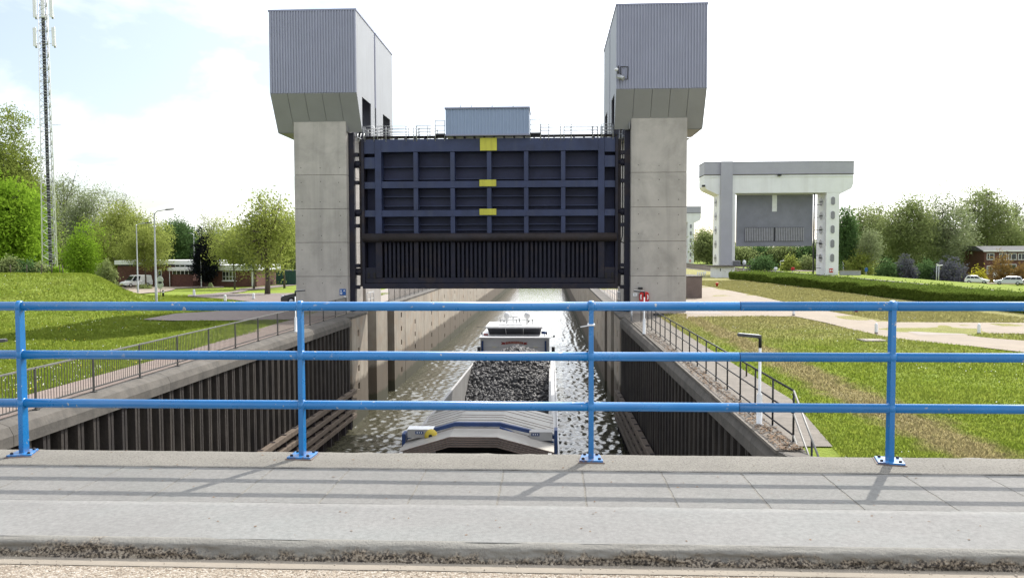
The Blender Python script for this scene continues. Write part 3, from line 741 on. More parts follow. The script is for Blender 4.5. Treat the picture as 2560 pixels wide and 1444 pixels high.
s0 = PY(1541, 174, YT-1.25); MB().lathe([(.02,-.11),(.10,-.06),(.12,0),(.10,.06),(.02,.11)], s0, 12).build('dome', 'white_metal', cc)
MB().tube([s0, PY(1546,176,YT-1.2)], .03, 6).build('dome_arm', 'dark_metal', cc)

# ------------------------------------------------------------------ the lift gate
G = thing('lift_gate', 'raised dark blue steel lift gate with yellow plates hanging between the towers', 'lock gate', (-3.95, GY, 1.5))
GF = 51.5
def gxz(px, py): q = PY(px, py, GF); return q[0], q[2]
def gX(px): return gxz(px, 530)[0]
def gZ(py): return gxz(1222, py)[1]
def gbox(name, mat, x0, x1, y0, y1, d0, d1, bevel=.015, par=None):
    return MB().box(gX(x0), gX(x1), GF+d0, GF+d1, gZ(y0), gZ(y1)).build(name, mat, par or G, bevel=bevel)
GLx, GRx = 909, 1540
gbox('skin_plate', 'gate_skin', GLx, GRx, 349, 716, .95, 1.0, 0)
gbox('top_beam', 'gate_steel', 953.5, 1496, 346, 378, 0, .95)
gbox('girder', 'gate_steel', 953.5, 1496, 452, 469, .02, .95); gbox('girder', 'gate_steel', 953.5, 1496, 524.5, 540.5, .02, .95)
gbox('bottom_beam', 'gate_lower', 911, 1538, 694, 707, .02, .95); gbox('bottom_lip', 'gate_lower', 906, 1545, 708, 721, -.12, .99, .03)
for x0, x1 in ((938.5, 954.3), (1495.2, 1511)):
    gbox('end_column', 'gate_steel', x0, x1, 346.5, 583, -.03, .94); gbox('end_column', 'gate_lower', x0, x1, 583, 694, -.03, .94)
for x0, x1 in ((905, 911.5), (1538, 1545)):
    gbox('edge_post', 'gate_lower', x0, x1, 345, 720, -.10, .9)
for x0, x1 in ((897.5, 904.6), (1545.5, 1553)):
    gbox('guide_shoe', 'rust_steel', x0, x1, 350, 716, .15, .6)
for x0, x1 in ((911.6, 938.4), (1511.2, 1537.8)):
    for y0, y1 in ((346.5, 382), (391, 419.5), (453, 470), (524, 540.5), (583, 605), (668, 694)):
        gbox('end_panel', 'gate_steel' if y0 < 560 else 'gate_lower', x0, x1, y0, y1, .0, .3)
vx = ((1034, 1045), (1126, 1137), (1217.5, 1228.5), (1310, 1321), (1402.5, 1413.5))
for x0, x1 in vx:
    for y0, y1 in ((378.3, 451.7), (469.3, 524.2), (540.8, 583)): gbox('stiffener', 'gate_steel', x0, x1, y0, y1, .05, .9)
    gbox('stiffener', 'gate_lower', x0, x1, 604, 693.7, .05, .9)
cols = [954.3] + [v for p_ in vx for v in p_] + [1495.2]
bays = [(cols[i], cols[i+1]) for i in range(0, len(cols), 2)]
for x0, x1 in bays:
    for y0, y1, ledges in ((378, 452, (414, 445)), (469, 524.5, (489, 513)), (540.5, 583, (560, 574))):
        for ly in ledges:
            gbox('ledge', 'gate_steel', x0, x1, ly-1.0, ly+1.0, .55, .94, 0)
    # lower grille: upright bars
    n = 7
    for i in range(n):
        cxp = x0+(x1-x0)*(i+.75)/(n+.5)
        gbox('grille_bar', 'gate_lower', cxp-3.0, cxp+3.0, 604.5, 693.5, .12, .5, .02)
    gbox('grille_ledge', 'gate_lower', x0, x1, 604, 607, .5, .9, 0)
zc = gZ(593); rr = abs(gZ(583)-gZ(604))/2
MB().tube([(gX(908), GF-.12, zc), (gX(1541), GF-.12, zc)], rr, 16).build('bumper_beam', 'rust_steel', G)
gbox('bumper_web', 'gate_lower', 911, 1538, 585, 603, .0, .94, 0)
for x0, x1, y0, y1 in ((1201, 1243, 345, 377), (1199, 1241, 449.5, 466), (1199, 1241, 522, 537.5)):
    pl = gbox('yellow_plate', 'yellow_plate', x0, x1, y0, y1, -.09, -.05, .01); pl['label'] = 'yellow reflector plate'
for bx in (920, 935, 1515, 1531):
    for by in (684, 692): MB().lathe([(.09,0),(.09,.05)], (gX(bx), GF-.055, gZ(by)), 10, 'y').build('bolt', 'barge_dark', G)
for side, xx in ((-1, (880, 906)), (1, (1544, 1572))):       # guide rollers
    for by in (407, 530, 679):
        MB().tube([(gX(xx[0]), GF+.35, gZ(by)), (gX(xx[1]), GF+.35, gZ(by))], .24, 14).build('guide_roller', 'gate_lower', G)
MB().tube([(gX(1557), GF+.2, gZ(350)), (gX(1557), GF+.2, gZ(590)), (gX(1553), GF+.2, gZ(605)), (gX(1570), GF+.3, gZ(612))], .035, 6).build('power_cable', 'black_metal', G)
# walkway on top: deck strip, posts, rails, and the machine shed
Zt = gZ(346)
MB().box(gX(906), gX(1544), GF+.05, GF+.95, Zt+.16, Zt+.22).build('walkway', 'gate_lower', G)
for i in range(26):
    xx = gX(915)+(gX(1536)-gX(915))*i/25; MB().box(xx-.04, xx+.04, GF+.05, GF+.9, Zt+.002, Zt+.16).build('walkway_foot', 'gate_lower', G)
def walkrail(xs, h, yy=GF+.0, lift=.0):
    for xx in xs: MB().tube([(xx, yy, Zt-.15), (xx, yy, Zt+.22+h)], .024, 6).build('rail_post', 'galvanised', G)
    for f in (1, .66, .33): MB().tube([(xs[0], yy, Zt+.22+h*f), (xs[-1], yy, Zt+.22+h*f)], .02, 6).build('handrail', 'galvanised', G)
for dy in (0, .95):
    for grp in ((911, 914.5, 937), (946, 967, 1017, 1036), (1042, 1044, 1071, 1090), (1352, 1372, 1402), (1410, 1428, 1482, 1495), (1503, 1507, 1532)):
        walkrail([gX(p_) for p_ in grp], .62, GF+dy)
for grp in ((1090, 1113), (1326, 1351)):
    walkrail([gX(p_) for p_ in grp], .95, GF+.02)
    MB().box(gX(grp[0]), gX(grp[1]), GF-.05, GF+.95, Zt+.24, Zt+.34).build('landing', 'dark_metal', G)
for (x0, x1) in ((884, 908), (1548, 1568)):
    for k in range(4):
        xx = gX(x0)+(gX(x1)-gX(x0))*k/3; MB().tube([(xx, GF+.1, Zt-.1), (xx+.05, GF+.35, Zt+.45)], .03, 6).build('rope_shackle', 'galvanised', G)
    MB().tube([(gX(x0), GF+.3, Zt+.3), (gX(x1), GF+.2, Zt-.0)], .03, 6).build('rope_strut', 'galvanised', G)
sx0, sx1, sz0, sz1 = gX(1117), gX(1323.5), gZ(337), gZ(274)
per = .22; k = int((sx1-sx0)/per); per = (sx1-sx0)/k; prof = []
for i in range(k): q = sx0+i*per; prof += [(q, 0), (q+per*.4, 0), (q+per*.5, -.03), (q+per*.9, -.03)]
prof.append((sx1, 0)); n = len(prof)
MB().add([(p_[0], GF-.30+p_[1], sz0) for p_ in prof]+[(p_[0], GF-.30+p_[1], sz1) for p_ in prof], [(i, i+1, n+i+1, n+i) for i in range(n-1)]).build('shed_front', 'cladding_shed', G, fix=False)
MB().box(sx0, sx1, GF-.29, GF+2.2, sz0, sz1).build('shed_body', 'cladding_shed', G)
MB().box(sx0-.05, sx1+.05, GF-.42, GF+2.25, sz1, sz1+.09).build('shed_roof', 'cap_flashing', G)
MB().box(sx0-.02, sx1+.02, GF-.40, GF+2.2, sz0-.10, sz0-.003).build('shed_base', 'cap_flashing', G)
for f in (.18, .31, .56, .81): MB().tube([(sx0+(sx1-sx0)*f, GF-.35, sz1+.09), (sx0+(sx1-sx0)*f, GF-.35, sz1+.22)], .02, 6).build('roof_pin', 'dark_metal', G)
# hoisting ropes up into the cabins
for xx, nm in ((-12.55, 'l'), (4.6, 'r')):
    for k in range(2): MB().tube([(xx, 52.3+.25*k, Zt), (xx, 52.3+.25*k, 14.0)], .03, 6).build('hoist_rope', 'black_metal', G)
# ------------------------------------------------------------------ road bridge: deck, slabs, kerb, road
DZ = 2.463; BX = 13.0
dk = struct(MB().box(-BX, BX, 3.86, 5.655, 1.55, DZ-.09).build('bridge_deck', 'edge_concrete')); OFF[dk] = (0, 0, 0)
def rough_strip(name, y0, y1, mat, z=DZ, step=.05, amp=.004, edge=0.0, seed=1):
    xs = np.arange(-BX, BX+step/2, step); ys = np.linspace(y0, y1, max(3, int((y1-y0)/.06)))
    Xg, Yg = np.meshgrid(xs, ys, indexing='ij'); Zg = z+(fnoise(Xg*6, Yg*6, 3, seed)-.45)*amp*2
    Yg = Yg.copy()
    if edge: 
        Yg[:, -1] += (fnoise(xs*7, xs*0, 4, seed+5)-.5)*edge*2; Zg[:, -1] -= .012+fnoise(xs*9, xs*0, 3, seed+2)*.02
    n_, m_ = Xg.shape; V = np.stack([Xg, Yg, Zg], -1).reshape(-1, 3)
    idx = np.arange(n_*m_).reshape(n_, m_); F = np.stack([idx[:-1, :-1], idx[1:, :-1], idx[1:, 1:], idx[:-1, 1:]], -1).reshape(-1, 4)
    # skirt at far edge
    b0 = len(V); Vb = np.stack([xs, Yg[:, -1]+.001, np.full_like(xs, z-.12)], -1); V = np.vstack([V, Vb])
    F2 = np.stack([idx[:-1, -1], idx[1:, -1], b0+np.arange(1, n_), b0+np.arange(0, n_-1)], -1); F = np.vstack([F, F2])
    return npmesh(name, V, F, mat, dk, smooth=False)
rough_strip('deck_edge_strip', 5.168, 5.66, 'edge_concrete', DZ, .05, .004, .018, 3)
rough_strip('deck_walkway', 3.86, 4.437, 'deck_concrete', DZ+.002, .06, .0025, 0, 8)
MB().box(-BX, BX, 4.40, 5.20, DZ-.089, DZ-.0028).build('slab_bedding', 'edge_concrete', dk)
def slab_mesh(w, seed):
    r_ = random.Random(seed); m = MB(); a, b = .003, w-.003; y0, y1 = 4.441, 5.164; n = 10; top = []
    def jit(): return r_.uniform(-.0025, .0025)
    ring = [(a+(b-a)*i/n, y0+jit()) for i in range(n)]+[(b+jit(), y0+(y1-y0)*i/n) for i in range(n)]+[(b-(b-a)*i/n, y1+jit()) for i in range(n)]+[(a+jit(), y1-(y1-y0)*i/n) for i in range(n)]
    k = len(ring); c = (w/2, (y0+y1)/2); inn = [(c[0]+(p[0]-c[0])*.985, c[1]+(p[1]-c[1])*.99) for p in ring]
    tilt = (r_.uniform(-.0015, .0015), r_.uniform(-.001, .001)); dz = r_.uniform(-.0005, .0008)
    zt = lambda p, e: DZ+dz-e+tilt[0]*(p[0]-c[0])+tilt[1]*(p[1]-c[1])
    vs = [(p[0], p[1], DZ-.05) for p in ring]+[(p[0], p[1], zt(p, .005)) for p in ring]+[(p[0], p[1], zt(p, 0)) for p in inn]
    fs = [(i, (i+1) % k, k+(i+1) % k, k+i) for i in range(k)]+[(k+i, k+(i+1) % k, 2*k+(i+1) % k, 2*k+i) for i in range(k)]+[tuple(2*k+i for i in range(k))]
    return m.add(vs, fs)
protos = [slab_mesh(.512, s).build('paving_slab', 'slab_concrete', dk) for s in range(6)]
for i in range(-24, 24):
    x = .205+.512*i
    k = (i*7+3) % 6
    if protos[k] is not None and not protos[k].get('used'): o = protos[k]; o['used'] = 1
    else: o = protos[k].copy(); C.objects.link(o); o.parent = dk
    o.location = (x, 0, random.uniform(-.0006, .0006))
for o in protos:
    if 'used' in o: del o['used']
for o in dk.children:
    if 'used' in o: del o['used']
# kerb with a crumbling rounded nose
prof = [(3.880, DZ-.002), (3.872, DZ+.0036), (3.852, DZ+.001), (3.835, DZ-.006), (3.822, DZ-.016), (3.815, DZ-.030), (3.811, DZ-.046), (3.807, DZ-.062), (3.802, DZ-.078), (3.795, DZ-.090), (3.78, DZ-.10)]
xs = np.arange(-BX, BX, .012); P_ = np.array(prof); seg = np.linspace(0, len(P_)-1, 26); Pr = np.stack([np.interp(seg, range(len(P_)), P_[:, i]) for i in (0, 1)], 1)
Xk, S = np.meshgrid(xs, np.arange(len(Pr)), indexing='ij'); Yk = Pr[S, 0]; Zk = Pr[S, 1]
lowf = np.clip((DZ-.012-Zk)/.05, 0, 1)
chunk = np.clip((fnoise(Xk*2.3, S*.08, 3, 31)-.40)*4, 0, 1); lowf = np.clip((DZ-.004-Zk)/.05, 0, 1)
Yk = Yk + lowf*((fnoise(Xk*16, S*.35, 4, 21)-.42)*.034 + (fnoise(Xk*60, S*.9, 2, 25)-.4)*.012 + chunk*.030*np.clip(lowf*1.6-.1, 0, 1)); Zk = Zk-.007*np.clip((fnoise(Xk*3.1, S*.2, 4, 33)-.5)*4, 0, 1)*np.clip(S/6.0, 0, 1); Zk = Zk+lowf*(fnoise(Xk*22, S*.4, 3, 41)-.45)*.010
n_, m_ = Xk.shape; idx = np.arange(n_*m_).reshape(n_, m_)
npmesh('kerb', np.stack([Xk, Yk, Zk], -1).reshape(-1, 3), np.stack([idx[:-1, :-1], idx[1:, :-1], idx[1:, 1:], idx[:-1, 1:]], -1).reshape(-1, 4), 'kerb_concrete', dk, smooth=True)
RZ = DZ-.092
road = struct(MB().box(-BX, BX, -5.0, 3.735, 1.6, RZ).build('bridge_road', 'road_aggregate')); OFF[road] = (0, 0, 0)
# mortar gutter strip beside the kerb
xs = np.arange(-BX, BX, .05); e0 = 3.725+(fnoise(xs*1.5, xs*0, 4, 51)-.5)*.02; m = MB()
vs = []
for x, e in zip(xs, e0): vs += [(x, e, RZ+.003), (x, e+.012, RZ+.008), (x, 3.795, RZ+.010), (x, 3.83, RZ+.004)]
fs = [(4*i+q, 4*i+4+q, 4*i+5+q, 4*i+1+q) for i in range(len(xs)-1) for q in range(3)]
m.add(vs, fs, True).build('gutter_strip', 'mortar', road)
MB().box(-BX, BX, 3.735, 3.9, 1.6, RZ-.004).build('gutter_bed', 'edge_concrete', road)
# pebbles and grit gathered in the gutter and on the road edge
n = 5200; x = rng.uniform(-4.2, 4.2, n); u = rng.random(n); y = np.where(u < .45, rng.normal(3.80, .014, n), rng.uniform(3.45, 3.80, n)); s = rng.uniform(.0016, .0048, n)*np.where(rng.random(n) < .05, 1.8, 1); z = RZ+s*.5+np.where((y > 3.73), .007, 0)
oc = np.array([(1,0,0),(-1,0,0),(0,1,0),(0,-1,0),(0,0,1),(0,0,-1)], float); of = np.array([(0,2,4),(2,1,4),(1,3,4),(3,0,4),(2,0,5),(1,2,5),(3,1,5),(0,3,5)])
Vv = oc[None]*rng.uniform(.6, 1.3, (n, 6, 1)); Rm = np.linalg.qr(rng.normal(size=(n, 3, 3)))[0]; Vv = np.einsum('nij,nkj->nki', Rm, Vv)*s[:, None, None]+np.stack([x, y, z], 1)[:, None]
o = npmesh('grit', Vv.reshape(-1, 3), (of[None]+6*np.arange(n)[:, None, None]).reshape(-1, 3), 'pebble', None, 'stuff'); tag(o, 'loose grit and pebbles along the kerb of the bridge road', 'grit')
scatter_quads(150, lambda n: rng.uniform(-4.2, 4.2, n), lambda n: rng.uniform(3.9, 5.6, n), lambda x, y: DZ+.004+0*x, .003, .011, 'debris', 'dead_leaf', 'specks of dirt and leaf crumbs on the bridge walkway', 'debris', .2)
# ------------------------------------------------------------------ blue bridge railing
RY = 5.465
rl = thing('bridge_railing', 'bright blue painted pipe railing with three rails on the bridge', 'railing', (0, RY, DZ))
posts = [-3.765+2.022*i for i in range(-3, 7)]
tops = (DZ+1.06, DZ+.715, DZ+.368)
jx = 1.285; L = 6.066
for zt in tops:
    for k in (-2, -1, 0, 1):
        MB().tube([(jx+L*k+.003, RY, zt), (jx+L*(k+1)-.003, RY, zt)], .0315, 20).build('rail', 'blue_paint', rl)
for i, x in enumerate(posts):
    m = MB(); w0, w1, d0, d1 = .0175, .0155, .034, .030
    m.hexa([(x-w0,RY-d0,DZ+.012),(x+w0,RY-d0,DZ+.012),(x+w0,RY+d0,DZ+.012),(x-w0,RY+d0,DZ+.012),(x-w1,RY-d1,DZ+1.05),(x+w1,RY-d1,DZ+1.05),(x+w1,RY+d1,DZ+1.05),(x-w1,RY+d1,DZ+1.05)])
    p = m.build('post', 'blue_paint', rl, bevel=.003)
    for zt in tops: MB().lathe([(.034,-.022),(.040,-.010),(.040,.010),(.034,.022)], (x, RY, zt), 18, 'x').build('weld_collar', 'blue_paint', p)
    ang = {0: .25}.get(i-3, 0); a = R(random.uniform(-3, 3))
    pl = [(-.082,-.095),(.082,-.095),(.062,.085),(-.062,.085)] if (i-3) % 2 == 0 else [(-.085,-.085),(.085,-.085),(.085,.085),(-.085,.085)]
    if i-3 == 3: a = R(-14)
    if i-3 == 0: a = R(12)
    poly = [(x+q[0]*math.cos(a)-q[1]*math.sin(a), RY+q[0]*math.sin(a)+q[1]*math.cos(a)) for q in pl]
    MB().prism(poly, DZ-.01, DZ+.018, 'z').build('base_plate', 'blue_paint', p, bevel=.004)
    g = [(x+(q[0]*1.12)*math.cos(a)-(q[1]*1.12)*math.sin(a), RY+q[0]*1.12*math.sin(a)+q[1]*1.12*math.cos(a)) for q in pl]
    MB().prism(g, DZ-.01, DZ+.006, 'z').build('mortar_bed', 'hatch_edge', p, bevel=.003)
    for q in pl:
        bx, by = q[0]*.68, q[1]*.68; bx, by = x+bx*math.cos(a)-by*math.sin(a), RY+bx*math.sin(a)+by*math.cos(a)
        MB().lathe([(.011,.017),(.011,.027),(.006,.030)], (bx, by, DZ), 6).build('bolt', 'rust_steel', p)
t = thing('cable_tie', 'white plastic cable tie on the blue railing post', 'cable tie', (posts[5], RY-.04, DZ+.93))
x = posts[5]; q = PY(1451, 817, RY-.06); MB().tube([(x+.018, RY-.04, DZ+.935), (x-.02, RY-.045, DZ+.932), (q[0], RY-.06, q[2])], .004, 6).build('tie_strap', 'white_metal', t)
MB().box(x-.024, x+.024, RY-.039, RY+.039, DZ+.929, DZ+.940).build('tie_loop', 'white_metal', t)
# ------------------------------------------------------------------ small things on the quay
sg = thing('information_sign', 'small blue sign with white symbols on the left gate tower', 'sign', PY(856.5, 736, YT-.03))
def sgp(px, py, d=-.03): return PY(px, py, YT+d)
a, b = sgp(849, 722), sgp(864.5, 737.5)
MB().box(a[0], b[0], YT-.035, YT+.0, b[2], a[2]).build('sign_board', 'sign_blue', sg)
for px, py in ((852.5, 726), (860.5, 726)):
    t_ = [sgp(px-2.2, py+1.8, -.04), sgp(px+2.2, py+1.8, -.04), sgp(px, py-2.2, -.04)]
    MB().prism([(q[0], q[2]) for q in t_], YT-.045, YT-.036, 'y').build('warning_triangle', 'white_metal', sg)
c0 = sgp(853, 732.5); MB().lathe([(.075,-.01),(.075,0)], (c0[0], YT-.036, c0[2]), 14, 'y').build('round_symbol', 'white_metal', sg)
MB().lathe([(.03,-.01),(.03,0)], (c0[0], YT-.047, c0[2]), 10, 'y').build('symbol_centre', 'sign_blue', sg)
pn = thing('notice_plate', 'little white notice under the blue sign on the left tower', 'notice', PY(862, 743, YT-.02))
a, b = sgp(859.5, 739.5), sgp(865, 745); MB().box(a[0], b[0], YT-.025, YT+.0, b[2], a[2]).build('plate', 'white_metal', pn)
MB().box(a[0]+.02, b[0]-.05, YT-.031, YT-.026, b[2]+.04, b[2]+.07).build('print_line', 'dark_metal', pn)
n2 = thing('notice_plate', 'white notice plate on the right tower left of the lifebuoy', 'notice', PY(1588, 736, YT-.02))
a, b = sgp(1582.5, 732), sgp(1593.5, 740); MB().box(a[0], b[0], YT-.025, YT+.0, b[2], a[2]).build('plate', 'white_metal', n2)
MB().box(a[0]+.1, b[0]-.13, YT-.031, YT-.026, b[2]+.08, a[2]-.07).build('print_mark', 'dark_metal', n2)
fl = thing('floodlight', 'small black floodlight on the right gate tower above the lifebuoy box', 'floodlight', PY(1600, 720, YT))
a, b = sgp(1595, 717.5), sgp(1605.5, 723); MB().box(a[0], b[0], YT-.3, YT-.05, b[2], a[2]).build('housing', 'black_metal', fl); MB().box(a[0]+.1, b[0]-.1, YT-.05, YT+.01, b[2]+.02, a[2]-.02).build('bracket', 'black_metal', fl)
# lifebuoy box
lb = thing('lifebuoy_box', 'red lifebuoy holder with white ring on the right gate tower', 'lifebuoy', PY(1610, 742, YT))
a, b = sgp(1598.3, 729), sgp(1622, 755); w = b[0]-a[0]; h_ = a[2]-b[2]; cx, cz = (a[0]+b[0])/2, (a[2]+b[2])/2
r = w*.28; poly = []
for (ox, oz, st0) in ((w/2-r, h_/2-r, 0), (-w/2+r, h_/2-r, 90), (-w/2+r, -h_/2+r, 180), (w/2-r, -h_/2+r, 270)):
    for k in range(5): t_ = R(st0+90*k/4); poly.append((cx+ox+r*math.cos(t_), cz+oz+r*math.sin(t_)))
MB().prism(poly, YT-.16, YT+.0, 'y').build('back_shell', 'red_plastic', lb, bevel=.02)
for s0 in (-1, 1):
    pts = [(cx+s0*(.17+.055*math.cos(t_)), YT-.185, cz+.17*math.sin(t_)) for t_ in np.linspace(-1.15, 1.15, 9)]
    MB().tube(pts, .038, 8).build('ring_segment', 'white_metal', lb)
# quay lamps, 2 m tall
def quay_lamp(x, y, dirx, label):
    t = thing('quay_lamp', label, 'lamp', (x, y, 0), 'low white lamps along the lock quays', world=False)
    MB().lathe([(.10,0),(.10,.02),(.065,.03),(.065,.68),(.05,.72),(.032,.73),(.03,1.78)], (0,0,0), 12).build('pole', 'white_metal', t)
    MB().tube([(0,0,1.74),(0,0,1.93),(dirx*.03,0,1.98)], .036, 10).build('neck', 'black_metal', t)
    m = MB(); m.hexa([(dirx*-.02,-.06,1.95),(dirx*.50,-.05,2.0),(dirx*.50,.05,2.0),(dirx*-.02,.06,1.95),(dirx*-.02,-.05,2.02),(dirx*.50,-.04,2.06),(dirx*.50,.04,2.06),(dirx*-.02,.05,2.02)])
    m.build('lamp_head', 'dark_metal', t, bevel=.01)
    m = MB(); m.hexa([(dirx*.02,-.05,2.022),(dirx*.48,-.04,2.062),(dirx*.48,.04,2.062),(dirx*.02,.05,2.022),(dirx*.02,-.04,2.032),(dirx*.48,-.03,2.072),(dirx*.48,.03,2.072),(dirx*.02,.04,2.032)]); m.build('head_cover', 'galvanised', t)
    return t
p = PZ(1898, 1062); quay_lamp(p[0], p[1], -1, 'low white quay lamp standing on the brick strip near the steps')
p = PZ(1605, 834); quay_lamp(p[0]+.1, p[1], -1, 'low white quay lamp on the right quay in front of the lifebuoy box')
p = PZ(739.5, 829); quay_lamp(p[0], p[1], 1, 'low white quay lamp beside the bar fence near the left tower')
p = PZ(-32, 1085); quay_lamp(p[0], p[1], 1, 'low white quay lamp on the near left quay with only its head showing')
# bollards, hydrants, cover
def bollard(px, py, label, h=.5, r=.075, mat='white_paint', Y=None):
    p = PG(px, py); t = thing('bollard', label, 'bollard', p, 'white concrete bollards', world=False)
    MB().lathe([(r*1.05,-.02),(r,0.0),(r*.94,h*.8),(r*.75,h*.95),(r*.3,h)], (0,0,0), 12).build('bollard_body', mat, t)
    MB().lathe([(r*1.02,h*.02),(r*1.01,h*.16)], (0,0,0), 12).build('bollard_base', 'pad_concrete', t)
    return t
bollard(2190.5, 834, 'white bollard at the bend of the concrete path on the right')
bollard(2447, 835, 'white bollard beside the grass wedge on the right path')
bollard(2235, 803, 'white bollard on the far edge of the right path by the lawn', .55, .085)
bollard(1984, 788, 'white bollard at the near edge of the concrete path by the worn lawn', .5, .08)
bollard(563, 754, 'small white bollard at the edge of the left plaza', .55, .11)
bollard(634, 749, 'small white bollard on the lawn under the light leafed trees', .55, .11)
bollard(485.5, 741, 'small white bollard at the fork of the curved path', .65, .12)
for i, (px, py) in enumerate(((1742,692),(1747,692),(1752,691.5),(1757,691),(1761,690.5))):
    p = PZ(px, py); t = thing('marker_post', 'thin white marker post in the row before the far lock', 'post', p, 'row of white marker posts', world=False)
    MB().tube([(0,0,-.05),(.18,0,.75)], .09, 8).build('post_body', 'white_metal', t)
for px, py, lbl in ((1792.5, 717, 'little red hydrant on the worn lawn by the hedge'), (2140, 781, 'little red hydrant on the lawn edge behind the concrete path')):
    p = PZ(px, py); t = thing('hydrant', lbl, 'hydrant', p, world=False)
    MB().lathe([(.10,-.02),(.10,.30),(.17,.31),(.17,.42),(.13,.46)], (0,0,0), 12).build('hydrant_body', 'red_plastic', t)
    MB().lathe([(.18,-.02),(.16,.03)], (0,0,0), 12).build('hydrant_foot', 'dark_metal', t)
p = PZ(2183, 851); t = thing('manhole_cover', 'pale concrete cover slab lying in the right lawn', 'cover', p)
MB().box(p[0]-.45, p[0]+.45, p[1]-.35, p[1]+.35, -.03, .05).build('cover_slab', 'pad_concrete', t, bevel=.02); MB().box(p[0]-.55, p[0]+.55, p[1]-.45, p[1]+.45, -.04, .03).build('cover_frame', 'cap_concrete', t)
p = PZ(1866, 941); t = thing('stake', 'thin dark wooden stake in the lawn behind the pipe railing', 'stake', p, world=False)
MB().tube([(0,0,-.05),(0,0,.4)], .025, 6).build('stake_body', 'bark', t)
t = thing('cable_box', 'dark metal box on the ground at the foot of the right tower', 'box', PZ(1646, 789))
p = PZ(1646, 789); MB().box(p[0]-.3, p[0]+.3, p[1]-.2, p[1]+.2, 0, .16).build('box_body', 'dark_metal', t, bevel=.02); MB().box(p[0]-.33, p[0]+.33, p[1]-.23, p[1]+.23, .161, .19).build('box_lid', 'pad_concrete', t)
# red warning post on the right quay, partly behind the railing
p = PZ(1575, 803); t = thing('quay_post', 'red topped post on the right quay behind the pipe railing', 'post', (4.5, p[1], 0), world=False)
MB().tube([(0,0,0),(0,0,.75)], .05, 8).build('post_body', 'galvanised', t); MB().lathe([(.05,.75),(.14,.78),(.14,1.0),(.05,1.03)], (0,0,0), 12).build('red_cap', 'red_plastic', t)
# row of posts marking the crest of the left mound
for i, px in enumerate((27, 67, 104, 129, 150, 158)):
    for Yy in [66.0]:
        p = PY(px, 690, Yy); z = float(hgt(p[0], Yy)); t = thing('fence_post', 'dark wooden fence post on the crest of the grassy mound', 'post', (p[0], Yy, z), 'fence posts along the mound crest', world=False)
        m = MB().tube([(0,0,-.2),(random.uniform(-.08,.08),0,.75)], .045, 6); m.build('post_body', 'bark', t)
# ------------------------------------------------------------------ street lamps and signs on the left
def street_lamp(px, by, ty, Y, armpx, label, arm=True):
    p = PG(px, by); Y = float(p[1]); z0 = float(p[2]); ztop = PY(px, ty, Y)[2]; t = thing('street_lamp', label, 'street lamp', (p[0], Y, z0), 'street lamps by the office', world=False); h = ztop-z0
    MB().lathe([(.11,-.1),(.10,.0),(.10,1.2),(.075,1.25),(.05,h-.4),(.045,h-.05)], (0,0,0), 10).build('pole', 'galvanised', t)
    if arm:
        L = (armpx-px)/FPX*Y; s = 1 if L > 0 else -1; L = abs(L)
        MB().tube([(0,0,h-.4),(s*.06,0,h-.15),(s*.22,0,h+.0),(s*L*.62,0,h+.12)], .04, 8).build('arm', 'galvanised', t)
        m = MB(); a = s*L*.6; b_ = s*L; m.hexa([(a,-.12,h+.06),(b_,-.10,h+.12),(b_,.10,h+.12),(a,.12,h+.06),(a,-.1,h+.17),(b_,-.06,h+.2),(b_,.06,h+.2),(a,.1,h+.17)]); m.build('lamp_head', 'dark_metal', t)
    return t
street_lamp(391, 757, 528, 61, 442, 'tall grey street lamp nearest the plaza with its arm pointing right')
street_lamp(345, 733, 560, 76, 386, 'grey street lamp beside the white van')
street_lamp(487, 711, 584, 98, 473, 'grey street lamp in front of the dark conifer')
t = thing('flag_pole', 'plain white pole without lamp beside the dark conifer', 'pole', PG(503.5, 719), world=False)
MB().lathe([(.08,-.1),(.07,0),(.045,5.0),(.02,5.1)], (0,0,0), 8).build('pole', 'white_metal', t); MB().lathe([(.12,0),(.12,.08),(.07,.12)], (0,0,0), 8).build('foot', 'pad_concrete', t)
p = PG(401, 741); t = thing('road_sign', 'pair of round road signs seen from behind by the street lamp', 'sign', p, world=False); hh = lambda py: float(PY(401, py, p[1])[2]-p[2])
MB().tube([(0,0,-.1),(0,0,hh(690))], .03, 8).build('post', 'galvanised', t)
for py in (699.5, 712): MB().lathe([(.33,-.03),(.33,-.01)], (0, 0, hh(py)), 18, 'y').build('sign_disc', 'galvanised', t)
p = PG(408, 742); t = thing('black_bollard', 'short black bollard beside the round road signs', 'bollard', p, world=False); MB().lathe([(.09,0),(.09,.55),(.05,.62)], (0,0,0), 8).build('bollard_body', 'black_metal', t); MB().lathe([(.095,.38),(.095,.48)], (0,0,0), 8).build('band', 'white_metal', t)
